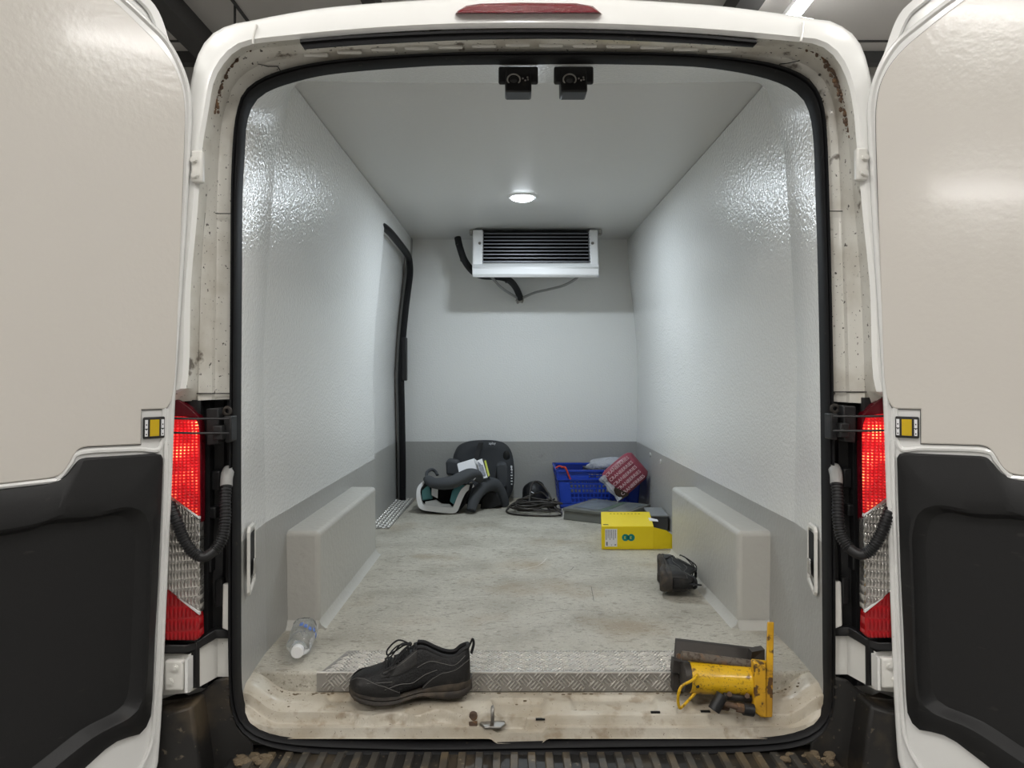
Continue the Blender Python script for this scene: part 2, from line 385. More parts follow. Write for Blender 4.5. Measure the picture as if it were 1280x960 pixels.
# floor slab with a raised edge above the sill
b = MB(); b.hexa([Q(-.775, 1.99, -.875), Q(.775, 1.99, -.875), Q(.80, 4.9, -.875), Q(-.80, 4.9, -.875), Q(-.775, 1.99, FZ), Q(.775, 1.99, FZ), Q(.80, 4.9, FZ), Q(-.80, 4.9, FZ)])
floor = struct(b.build('floor', M['floor'], bevel=.008, seg=3), 'worn and dirty pale grey floor of the load bay')
for s in (-1, 1):
    xi, zt = s * .668, -.492
    b = MB(); o_ = s * .79
    p = [(xi, 2.34), (o_, 2.34), (o_, 3.31), (xi, 3.31)]
    b.hexa([Q(x, d, FZ - .01) for x, d in p] + [Q(x, d, zt) for x, d in p])
    tag(b.build('wheel_arch_box', M['arch'], floor, bevel=.016, seg=4), 'grey painted box over the %s wheel' % ('left' if s < 0 else 'right'))
    b = MB(); w = .022    # pale sealing bead along the foot of the box
    for a0, a1 in (((xi, 2.335), (xi, 3.31)), ((xi, 2.335), (s * .775, 2.335))):
        a, c = Q(*a0, FZ), Q(*a1, FZ); d = (c - a).normalized(); n = V((-s, 0, 0)) if abs(d.x) < .5 else V((0, -1, 0))
        b.loft([[q_ + V((0, 0, .026)), q_ + V((0, 0, .010)) + n * .007, q_ + n * w, q_ + V((0, 0, -.002))] for q_ in (a, c)], True, True, True)
    b.build('sealant_bead', M['arch'], floor)
# chequer plate folded over the step edge
tp = thing('tread_plate', Q(0, 2.06, FZ), None, None); tp['kind'] = 'structure'; del tp['kind']
tp.parent = floor; tp.location = V(tp['origin']) - V(floor['origin'])
X0, X1 = -.582, .582
b = MB(); t = .003
b.hexa([Q(X0 + .012, 1.986, FZ), Q(X1 - .012, 1.986, FZ), Q(X1 - .05, 2.136, FZ), Q(X0 + .05, 2.136, FZ)] + [Q(X0 + .012, 1.983, FZ + t), Q(X1 - .012, 1.983, FZ + t), Q(X1 - .05, 2.136, FZ + t), Q(X0 + .05, 2.136, FZ + t)])
b.build('plate_top', M['alu'], tp)
b = MB(); b.hexa([Q(X0, 1.982, -.850), Q(X1, 1.982, -.850), Q(X1, 1.9855, -.850), Q(X0, 1.9855, -.850), Q(X0, 1.982, FZ + t), Q(X1, 1.982, FZ + t), Q(X1, 1.9855, FZ + t), Q(X0, 1.9855, FZ + t)])
b.build('plate_front', M['alu'], tp)
b = MB(); b.tube([Q(X0, 1.9835, FZ + .0012), Q(X1, 1.9835, FZ + .0012)], .0026, 8); b.build('edge_highlight', M['aluhi'], tp)  # bright strip, the highlight along the plate's fold put into colour
b = MB(); pitch = .0565
for r in range(4):                         # fold-down front: groups of five bars, turned alternately
    sgn = 1 if r % 2 == 0 else -1; zc = -.8085 - r * .0155 + .004
    x = X0 + .028 + (r % 2) * pitch / 2
    while x < X1 - .02:
        for k in range(5):
            cx, cz = x + (k - 2) * .0082, zc - sgn * (k - 2) * .0040
            L = min(.030, 2.6 * (FZ + .002 - cz), 2.6 * (cz + .849))
            if L > .010 and X0 < cx - .012 and cx + .012 < X1: b.bar(Q(cx, 1.982, cz), (1, 0, sgn * 1.1), (0, -1, 0), L, .0046, .0042)
        x += pitch
for r in range(9):                         # top face
    sgn = 1 if r % 2 == 0 else -1; dc = 1.992 + r * .0168
    x = X0 + .04 + (r % 2) * pitch / 2
    while x < X1 - .02:
        for k in range(5):
            cx, dd = x + (k - 2) * .0082, dc - sgn * (k - 2) * .0040
            L = min(.030, 2.6 * (dd - 1.984), 2.6 * (2.135 - dd)); ed = .012 + .25 * (dd - 1.986)
            if L > .010 and X0 + ed + .012 < cx < X1 - ed - .012: b.bar(Q(cx, dd, FZ + t), (1, sgn * 1.1, 0), (0, 0, 1), L, .0046, .0036)
        x += pitch
tag(b.build('tread_pattern', M['aluhi'], tp), kind='stuff')
for k, (pts, m_) in enumerate((([(-.02, 3.05), (.06, 3.12), (.10, 3.24)], 'aluhi'), ([(.12, 2.95), (.18, 3.02), (.21, 3.10)], 'beam'), ([(-.30, 3.5), (-.16, 3.42), (-.02, 3.45)], 'aluhi'), ([(.24, 2.62), (.25, 2.80)], 'beam'), ([(-.42, 2.7), (-.30, 2.66), (-.14, 2.68)], 'aluhi'), ([(.02, 2.48), (.14, 2.52), (.26, 2.50)], 'beam'))):
    b = MB(); b.tube(crom([Q(x, d, FZ + .0003) for x, d in pts], 5), .0009, 4, flat=.3); b.build('scuff_mark', M[m_], floor)
for px_, py_ in ((812, 568.5), (825, 577)):
    dd = .822 * F / (px_ - 640); b = MB(); c_ = Q(hw(-.46, dd) - .002, dd, -(py_ - 472) / F * dd); b.disc(c_, (-1, 0, 0), .014, .004, 14); b.build('screw_plug', M['lining'], bpy.data.objects['baseboard_right'])
# threshold plate at the side door
b = MB(); b.hexa([Q(-.82, 3.87, FZ), Q(-.702, 3.87, FZ), Q(-.690, 4.84, FZ), Q(-.82, 4.84, FZ)] + [Q(-.82, 3.87, FZ + .004), Q(-.702, 3.87, FZ + .004), Q(-.690, 4.84, FZ + .004), Q(-.82, 4.84, FZ + .004)])
b.build('threshold_plate', M['alu'], floor)
b = MB()
for i in range(34):
    for j in range(5):
        b.bar(Q(-.80 + j * .022, 3.89 + i * .028, FZ + .004), (1, (1 if (i + j) % 2 else -1) * .9, 0), (0, 0, 1), .026, .008, .0035)
tag(b.build('tread_pattern', M['aluhi'], floor), kind='stuff')

# ------------------------------------------------------------------ the van: everything that is bodywork
van = thing('cargo_van', (0, .6, 0), 'white high roof cargo van seen from behind with both rear doors open', 'van')
CX, CZR = 0.0, -.02
def px_loop(keys, d, n=7):
    pts = crom([P(x, y, d) for x, y in keys], n, True)
    return [(p.x, p.z - CAM.z) for p in pts]
def cast(loop, ang):
    """where a ray from the middle of the opening meets a closed outline"""
    dx, dz = math.cos(ang), math.sin(ang); best = None
    for (x0, z0), (x1, z1) in zip(loop, loop[1:] + loop[:1]):
        x0 -= CX; x1 -= CX; z0 -= CZR; z1 -= CZR
        ex, ez = x1 - x0, z1 - z0; den = dx * ez - dz * ex
        if abs(den) < 1e-12: continue
        t = (x0 * ez - z0 * ex) / den; u = (x0 * dz - z0 * dx) / den
        if t > 0 and -1e-6 <= u <= 1 + 1e-6 and (best is None or t > best): best = t
    return (CX + dx * best, CZR + dz * best)
SEAL_IN = [(665, 80), (740, 79.5), (840, 81.4), (894, 85.4), (948, 95), (983, 107), (1003, 122), (1012, 140), (1017.5, 175), (1020, 243), (1023, 340), (1026, 500), (1028, 700), (1029, 820), (1029, 873), (1017, 896), (994, 908), (960, 914), (900, 916), (780, 917), (686, 919), (544, 922), (470, 920), (397, 917), (352, 913), (325, 904), (309, 888), (302, 860), (301, 800), (301, 700), (301, 500), (302, 340), (303, 243), (306, 188), (308, 156), (314, 134), (329, 117), (361, 104), (415, 92), (520, 83), (590, 80.5)]
SEAL_OUT = [(665, 66), (740, 66), (840, 68), (900, 72), (965, 80), (1006, 96), (1023, 117), (1030, 140), (1033, 175), (1035.5, 243), (1038, 340), (1041, 500), (1043, 700), (1043, 820), (1041, 880), (1029, 912), (1005, 930), (962, 938), (900, 942), (780, 944), (686, 944), (544, 944), (460, 944), (394, 942), (352, 936), (321, 926), (300, 909), (290, 881), (286, 830), (286, 700), (288, 500), (289, 340), (289.5, 243), (292, 175), (297.5, 140), (307, 115), (334, 96), (372, 84), (430, 75), (520, 69), (590, 66.5)]
J1 = [(665, 59), (760, 60), (860, 63), (930, 68), (985, 73), (1022, 92), (1038, 120), (1046, 160), (1050, 243), (1053, 340), (1057, 500), (1060, 700), (1060, 850), (1050, 930), (1000, 960), (665, 966), (320, 960), (280, 930), (270, 850), (270, 700), (269, 500), (271, 340), (272, 243), (276, 165), (284, 130), (298, 100), (335, 78), (400, 70), (470, 64), (560, 60)]
J2 = [(665, 43), (760, 43.5), (860, 47), (940, 53), (1005, 60), (1036, 76), (1050, 105), (1060, 150), (1066, 210), (1071, 270), (1078, 360), (1083, 500), (1086, 700), (1086, 850), (1080, 950), (1000, 975), (665, 980), (320, 975), (250, 950), (245, 850), (244, 700), (246, 500), (250, 340), (256, 260), (260, 210), (265, 150), (275, 105), (291, 76), (315, 60), (374, 52), (470, 45), (560, 43.5)]
J3 = [(665, 34.5), (760, 36), (860, 40.5), (940, 46.5), (1000, 52), (1017, 54), (1035, 62), (1049, 78), (1060, 102), (1067, 135), (1072, 190), (1079, 270), (1088, 360), (1095, 488), (1132, 506), (1142, 700), (1142, 850), (1130, 960), (1000, 985), (665, 990), (320, 985), (190, 960), (184, 850), (186, 700), (196, 506), (232, 488), (238, 360), (246, 270), (252, 190), (260, 140), (266, 105), (274, 87), (285, 72), (297, 62), (316, 54.5), (374, 48.5), (470, 40.5), (560, 36)]
J4 = [(640, .5), (750, 3), (890, 12), (985, 24), (1012, 29), (1030, 30.5), (1045, 37), (1060, 47), (1070, 60), (1078, 82), (1084, 110), (1093, 160), (1105, 270), (1120, 400), (1134, 488), (1160, 512), (1172, 700), (1174, 850), (1160, 960), (1000, 1000), (665, 1005), (320, 1000), (160, 960), (152, 850), (154, 700), (168, 512), (190, 488), (198, 400), (216, 270), (230, 170), (242, 118), (245.6, 96), (251, 76), (260, 58), (273, 45), (293, 36), (312, 32.5), (357, 23), (420, 13.5), (530, 5)]
Ls = {k: px_loop(v, d) for k, v, d in (('in', SEAL_IN, 1.89), ('out', SEAL_OUT, 1.855), ('j1', J1, 1.85), ('j2', J2, 1.79), ('j3', J3, 1.755), ('j4', J4, 1.81))}
# angles spread evenly along the seal
NA = 220
def even_angles(loop, n):
    L = [0]
    for a, c in zip(loop, loop[1:] + loop[:1]): L.append(L[-1] + math.hypot(c[0] - a[0], c[1] - a[1]))
    out = []; j = 0
    for i in range(n):
        s = L[-1] * i / n
        while L[j + 1] < s: j += 1
        t = (s - L[j]) / max(1e-9, L[j + 1] - L[j]); a = loop[j]; c = loop[(j + 1) % len(loop)]
        out.append(math.atan2(lerp(a[1], c[1], t) - CZR, lerp(a[0], c[0], t) - CX))
    return out
ANG = even_angles(Ls['in'], NA)
R = {k: [cast(l, a) for a in ANG] for k, l in Ls.items()}
def ring(k0, k1, t, d):
    return [Q(lerp(a[0], c[0], t), d, lerp(a[1], c[1], t)) for a, c in zip(R[k0], R[k1])]
# rubber seal clipped round the opening
b = MB()
b.loft([ring('in', 'out', t, d) for t, d in ((.0, 1.894), (-.02, 1.880), (.02, 1.868), (.16, 1.852), (.36, 1.848), (.46, 1.858), (.52, 1.862), (.60, 1.846), (.80, 1.842), (.95, 1.850), (1.0, 1.862), (1.0, 1.89))])
tag(b.build('door_seal', M['rubber'], van, sharp=50), 'black ribbed rubber seal round the rear opening')
# painted return between seal and outer skin; only above the lamps at the sides
def angle_ok(i, zmin): return R['out'][i][1] > zmin
def open_loft(b, rings, keep):
    n = len(rings[0]); st = 0
    while keep(st) or not keep((st + 1) % n): st = (st + 1) % n
    idx = []; i = (st + 1) % n
    while keep(i): idx.append(i); i = (i + 1) % n
    return b.loft([[r[i] for i in idx] for r in rings], False)
JZ = -.066
b = MB()
open_loft(b, [ring('out', 'j1', 0, 1.865), ring('out', 'j1', .3, 1.858), ring('out', 'j1', .85, 1.852), ring('j1', 'j2', 0, 1.848), ring('j1', 'j2', .12, 1.835), ring('j1', 'j2', .25, 1.832), ring('j1', 'j2', .9, 1.80), ring('j1', 'j2', 1, 1.797), ring('j2', 'j3', .12, 1.803), ring('j2', 'j3', .3, 1.785), ring('j3', 'j4', 0, 1.757)], lambda i: angle_ok(i, JZ))
b.build('rear_frame', M['jamb'], van, sharp=30)
# outer skin: rear header, roof and sides
def big(k, s, dz): return [(x * s, z + dz) for x, z in R[k]]
b = MB()
r4 = [Q(x, 1.83, z) for x, z in R['j4']]
def grown(g, d): return [Q(x * (1 + g), d, z * (1 + g) if z > 0 else z) for x, z in R['j4']]
open_loft(b, [ring('j3', 'j4', 0, 1.757), ring('j3', 'j4', .10, 1.748), ring('j3', 'j4', .6, 1.752), ring('j3', 'j4', .85, 1.768), ring('j3', 'j4', .97, 1.785), ring('j3', 'j4', 1.0, 1.815), grown(.05, 1.95), grown(.10, 2.12), grown(.14, 2.3), grown(.15, 3.4), grown(.15, 5.2)], lambda i: R['j4'][i][1] > -1.05)
b.build('outer_skin', M['body'], van, sharp=40)
# rusty grime caught in the gutter of both upper corners
rs = random.Random(5)
for s_, keys in ((-1, [(314, 57), (300, 63), (289, 76), (279, 92), (272, 114), (268, 138)]), (1, [(1007, 58), (1024, 66), (1036, 78), (1044, 93), (1051, 112), (1057, 135), (1062, 165)])):
    b = MB(); path = crom([(x, y, 0) for x, y in keys], 12)
    for q_ in path:
        for k in range(3):
            px_, py_ = q_.x + rs.gauss(0, 2.2) - s_ * 1.5, q_.y + rs.gauss(0, 2.2)
            i_ = min(range(NA), key=lambda i: (R['j2'][i][0] - P(px_, py_, 1.79).x) ** 2 + (R['j2'][i][1] - P(px_, py_, 1.79).z + CAM.z) ** 2)
            c_ = P(px_, py_, 1.794); b.ball(c_, .0012 + rs.random() ** 3 * .005, 6, 1, .7, 1.3)
    tag(b.build('gutter_grime', M['rust'], van, sharp=20), None, None, None, 'stuff')
# body seams beside the roof panel, left and right
for pts in ([(316, 55), (317, 45), (321, 31)], [(1001, 52), (1003, 40), (1004, 28)]):
    b = MB(); b.tube(crom([P(x, y, 1.748) for x, y in pts], 5), .003, 6); b.build('roof_seam_bead', M['jambclean'], van)
for pts in ([(321, 65), (322, 80), (335, 83), (347, 83), (352, 91)], [(1000, 55), (999, 76), (985, 79), (975, 80), (971, 85)], [(257, 262), (271, 267), (289, 267)], [(1071, 257), (1054, 264), (1036, 264)]):
    b = MB(); b.tube([P(x, y, lerp(1.836, 1.856, i / 4)) for i, (x, y) in enumerate(pts)], .0013, 5); b.build('panel_joint', M['black'], van)
for pts in ([(256, 266), (250, 330), (247, 400), (246, 478)], [(1072, 262), (1077, 330), (1081, 400), (1083, 478)]):
    b = MB(); b.tube(crom([P(x, y, 1.795) for x, y in pts], 4), .0014, 5); b.build('panel_joint', M['black'], van)
for s, y0, pts in ((-1, 492, [(246, 492), (270, 492), (289, 492)]), (1, 490, [(1083, 490), (1058, 490), (1040, 490)])):
    b = MB(); b.tube([P(x, y, (1.79, 1.842, 1.856)[i]) for i, (x, y) in enumerate(pts)], .0015, 5); b.build('panel_joint', M['black'], van)
# high brake light
BL = [(569, 17.5), (572, 13.5), (583, 7), (600, 4.5), (650, 3.2), (720, 4), (741, 7.5), (752, 17)]
b = MB(); b.loft([[P(x, y, 1.78) for x, y in BL], [P(x, y, 1.742) for x, y in BL], [P(660 + (x - 660) * .97, 11 + (y - 11) * .72, 1.732) for x, y in BL]], True, True, True)
tag(b.build('brake_light', M['redlens'], van, sharp=25), 'dark red high brake light in the roof edge')
b = MB(); b.prism([P(660 + (x - 660) * 1.03, 11 + (y - 11) * 1.28 + .6, 1.76) for x, y in BL], (0, .02, 0)); b.build('brake_light_surround', M['jambclean'], van)
# black weather strip under the header
up = [(375, 49.5), (430, 45), (480, 42), (560, 38.5), (640, 37), (720, 37.3), (800, 39.5), (880, 44), (946, 50)]
lo = [(380, 62), (430, 58), (480, 55), (560, 51), (640, 49), (720, 49), (800, 51.5), (880, 55.5), (941, 59.5)]
b = MB(); U = crom([(x, y, 0) for x, y in up], 5); Lw = crom([(x, y, 0) for x, y in lo], 5)
b.loft([[P(a.x, a.y, 1.745), P(a.x, a.y + 3.2, 1.741), P(a.x, a.y + 4.2, 1.747), P(c.x, c.y - 1.5, 1.748), P(c.x, c.y, 1.757), P(c.x, c.y - 1, 1.80), P(a.x, a.y, 1.80)] for a, c in zip(U, Lw)], True, True, True)
tag(b.build('weather_strip', M['rubber'], van, sharp=30), 'black rubber strip under the roof edge')
for k in range(13):
    x = 395 + k * 42; y = interp(x, [(380, 70), (480, 61.5), (640, 56), (800, 58), (941, 66)])
    if 390 < x < 940:
        b = MB(); b.box(P(x, y, 1.838), (.062, .01, .010)); b.build('stamped_pad', M['jambclean'], van, bevel=.004, seg=2)
# lining ring between the seal and the box of the bay
def box_pt(a, inset=0.0):
    dx, dz = math.cos(a), math.sin(a); t = 1.4
    lo_, hi_ = 0, 1.6
    for _ in range(40):
        t = (lo_ + hi_) / 2; x, z = CX + dx * t, CZR + dz * t
        rr = .05; ok = z < CZ and abs(x) < hw(max(-.86, min(CZ, z)), 2.2) and z > -.86
        if ok and z > CZ - rr and abs(x) > hw(CZ, 2.2) - rr:
            ok = math.hypot(z - (CZ - rr), abs(x) - (hw(CZ, 2.2) - rr)) < rr
        if ok: lo_ = t
        else: hi_ = t
    return (CX + dx * lo_, CZR + dz * lo_)
R['box'] = [box_pt(a) for a in ANG]
def lining_ring(t):
    out = []
    for i, a in enumerate(ANG):
        top = smooth((R['in'][i][1] - .62) / .2)
        d = lerp(1.891, lerp(2.15, 2.275, top), t)
        x = lerp(R['in'][i][0], R['box'][i][0], t); z = lerp(R['in'][i][1], R['box'][i][1], t)
        bul = math.sin(math.pi * t) * .006 * (1 - top) * smooth((R['in'][i][1] + .30) / .2)
        out.append(Q(x - math.copysign(bul, x), d, z))
    return out
b = MB()
open_loft(b, [lining_ring(t) for t in (0, .08, .2, .32, .42, .5, .6, .75, .9, 1.0)], lambda i: R['in'][i][1] > -.862)
geom = b.bm.verts[:] + b.bm.edges[:] + b.bm.faces[:]
bmesh.ops.bisect_plane(b.bm, geom=geom, plane_co=(0, 0, CAM.z + BAND), plane_no=(0, 0, 1))
for f in b.bm.faces: f.material_index = 1 if f.calc_center_median().z < CAM.z + BAND else 0
o = b.build('aperture_lining', [M['lining'], M['grey']], van, sharp=40)
# recessed latch keepers in both pillars
for s in (-1, 1):
    def pl(d, z, out=0): return Q(s * (lerp(.752, .768, (d - 1.91) / .1) - .007 - out), d, z)
    zz0, zz1, da, db_ = -.575, -.392, 1.912, 2.0
    oct_ = lambda g: [(da + g + .012, zz0 + g), (db_ - g, zz0 + g + .02), (db_ - g, zz1 - g - .012), (db_ - g - .012, zz1 - g), (da + g + .012, zz1 - g), (da + g, zz1 - g - .012), (da + g, zz0 + g + .012)]
    b = MB(); b.loft([[pl(d, z, 0) for d, z in oct_(0)], [pl(d, z, .007) for d, z in oct_(.003)], [pl(d, z, .007) for d, z in oct_(.011)], [pl(d, z, .001) for d, z in oct_(.013)]])
    fr = b.build('latch_keeper', M['jambclean'], van)
    b = MB(); b.prism([pl(d, z, .0045) for d, z in ((da + .014, zz0 + .045), (db_ - .016, zz0 + .055), (db_ - .016, zz1 - .020), (da + .014, zz1 - .020))], (-s * .0012, 0, 0)); b.build('latch_recess', M['deep'], fr)
    b = MB(); b.prism([pl(d, z, .0095) for d, z in ((da + .024, zz0 + .05), (db_ - .03, zz0 + .05), (db_ - .03, zz0 + .09), (da + .03, zz0 + .095))], (-s * .004, 0, 0)); lt = b.build('latch_tongue', M['chrome'], fr, bevel=.003)
# load sill: pressed and painted tray below the step
def tray_z(x, d):
    z = -.853
    wave = .016 * math.exp(-((x + .42) / .035) ** 2) + .014 * math.exp(-((x + .30) / .03) ** 2) - .008 * math.exp(-((x + .235) / .04) ** 2) + .013 * math.exp(-((x + .17) / .035) ** 2)
    edge = 1.893 + (.004 if x < -.02 else -.004) - wave * (1 if x < .0 else 0)
    notch = smooth((.075 - abs(x + .035)) / .02)                       # dip that holds the latch loop
    z -= .016 * smooth((1.935 - d) / .05)
    z -= .026 * smooth((edge - d) / .006)
    z -= .012 * notch * smooth((1.950 - d) / .012)
    for xa, xb in ((.10, .33), (.42, .60), (-.55, -.40)): z -= .011 * smooth((x - xa) / .012) * smooth((xb - x) / .012) * smooth((1.965 - d) / .012) * smooth((d - 1.90) / .012)
    rise = max(0, abs(x) - .64) / .11
    z += .05 * smooth(rise) ** 1.5 * smooth((d - 1.86) / .05 + .35)
    if d < 1.868: z -= .022
    return z
b = MB(); xs = [lerp(-.765, .765, i / 220) for i in range(221)]; ds = [1.858, 1.864] + [1.868 + .0022 * k for k in range(20)] + [1.914, 1.92, 1.926, 1.932, 1.938, 1.944, 1.95, 1.955, 1.96, 1.965, 1.97, 1.98, 1.992]
def xin(x, d): return x
b.loft([[Q(x, d, tray_z(x, d)) for x in xs] for d in ds], False)
rs = random.Random(21)
g_ = MB()          # dirt gathered along the foot of the step and in the corners
for k in range(260):
    x = rs.uniform(-.70, .70) if k % 3 else rs.choice((-1, 1)) * rs.uniform(.5, .72)
    d = 1.979 - abs(rs.gauss(0, .006)) if k % 4 else rs.uniform(1.90, 1.97)
    g_.ball(Q(x, d, tray_z(x, d) + .0002), .0006 + rs.random() ** 4 * .0035, 6, 1.6, 1, .5)
tag(g_.build('sill_dirt', M['stone'], van, sharp=20), None, None, None, 'stuff')
sill = tag(b.build('load_sill', M['sill'], van, sharp=50), 'dirty cream painted sill below the step')
b = MB(); b.prism([P(x, y, 1.885) - V((0, 0, 0)) for x, y in ((597, 903), (604, 897), (622, 896), (629, 901), (628, 908), (614, 911), (600, 909))], (0, .001, .0)); 
b = MB(); c = V((-.103, 1.883 - 1.88, CAM.z - .894))
b.prism([c + V((x, y, 0)) for x, y in ((-.034, 0), (-.02, -.022), (.022, -.022), (.034, -.004), (.030, .020), (-.024, .022))], (0, 0, .006)); pl_ = b.build('striker_plate', M['steel'], van, bevel=.002)
b = MB(); b.tube(crom([c + V((0, -.012, .004)), c + V((0, -.012, .036)), c + V((0, 0, .046)), c + V((0, .012, .036)), c + V((0, .012, .004))], 5), .0045, 8); b.build('striker_loop', M['steel'], pl_)
b = MB(); c2 = c + V((-.050, .006, .004)); b.box(c2, (.022, .02, .012)); b.disc(c2 + V((0, -.006, .017)), (0, 1, 0), .011, .012, 16); b.build('sill_bolt', M['rust'], van, bevel=.002)
for x, d in ((.318, 1.894), (.448, 1.897), (.02, 1.888)):
    b = MB(); b.box(Q(x, d, tray_z(x, d) + .002), (.024, .006, .004)); b.build('drain_slot', M['deep'], van)

# rear doors, swung open past the sides
def offset_poly(p, g):
    n = len(p); out = []
    A = sum(p[i][0] * p[(i + 1) % n][1] - p[(i + 1) % n][0] * p[i][1] for i in range(n)); sg = 1 if A > 0 else -1
    for i in range(n):
        a, c, e = V(p[i - 1]), V(p[i]), V(p[(i + 1) % n])
        d0 = (c - a).normalized(); d1 = (e - c).normalized()
        m = V((-(d0.y + d1.y), d0.x + d1.x)) * sg
        if m.length < 1e-6: m = V((-d0.y, d0.x)) * sg
        m.normalize(); k = max(.45, m.dot(V((-d0.y, d0.x)) * sg))
        out.append(tuple(c + m * g / k))
    return out
E_TOP = [(.79, .30), (.6, .295), (.45, .278), (.3, .243), (.2, .208), (.15, .185), (.11, .163), (.067, .137), (.040, .107), (.017, .066), (.004, .024), (0, -.02), (.001, -.08), (.012, -.35), (.028, -.666), (.034, -.92), (.04, -1.12), (.048, -1.42), (.055, -1.56), (.075, -1.64), (.12, -1.67), (.5, -1.69), (.79, -1.69)]
def dense(p, n=4): return [tuple(q)[:2] for q in crom([(x, y, 0) for x, y in p], n)]
DOOR_EDGE = dense(E_TOP[:19], 4) + E_TOP[19:]
PANEL = dense([(.76, .272), (.6, .268), (.45, .25), (.3, .213), (.2, .176), (.13, .137), (.085, .108), (.052, .075), (.032, .035), (.0235, -.01), (.022, -.06), (.0245, -.2), (.033, -.60), (.037, -.67), (.042, -.70), (.052, -.721)], 3) + [(.06, -.724), (.112, -.724), (.112, -.803)] + dense([(.225, -.800), (.240, -.803), (.252, -.815), (.266, -.842), (.282, -.857), (.305, -.861)], 3) + [(.76, -.866)]
TRIM = [(.062, -.84), (.067, -.830), (.078, -.827)] + dense([(.226, -.824), (.240, -.827), (.252, -.840), (.266, -.858), (.283, -.868), (.305, -.873)], 3) + [(.76, -.878), (.76, -1.655), (.5, -1.655), (.40, -1.61), (.30, -1.55), (.232, -1.508), (.18, -1.478), (.155, -1.470), (.13, -1.470), (.105, -1.473), (.090, -1.462), (.080, -1.44), (.077, -1.40), (.073, -1.25), (.068, -1.118), (.064, -.95)]
POCKET = [(.098, -1.02), (.112, -.965), (.15, -.945), (.215, -.950), (.29, -.945), (.36, -.955), (.62, -.96), (.70, -1.0), (.71, -1.3), (.68, -1.5), (.55, -1.52), (.36, -1.49), (.22, -1.43), (.13, -1.41), (.108, -1.36), (.103, -1.2)]
def star(poly, c, angs):
    out = []
    for a in angs:
        dx, dz = math.cos(a), math.sin(a); best = 0
        for (x0, z0), (x1, z1) in zip(poly, poly[1:] + poly[:1]):
            x0 -= c[0]; x1 -= c[0]; z0 -= c[1]; z1 -= c[1]
            ex, ez = x1 - x0, z1 - z0; den = dx * ez - dz * ex
            if abs(den) < 1e-12: continue
            t = (x0 * ez - z0 * ex) / den; u = (x0 * dz - z0 * dx) / den
            if t > 0 and -1e-6 <= u <= 1 + 1e-6: best = max(best, t)
        out.append((c[0] + dx * best, c[1] + dz * best))
    return out
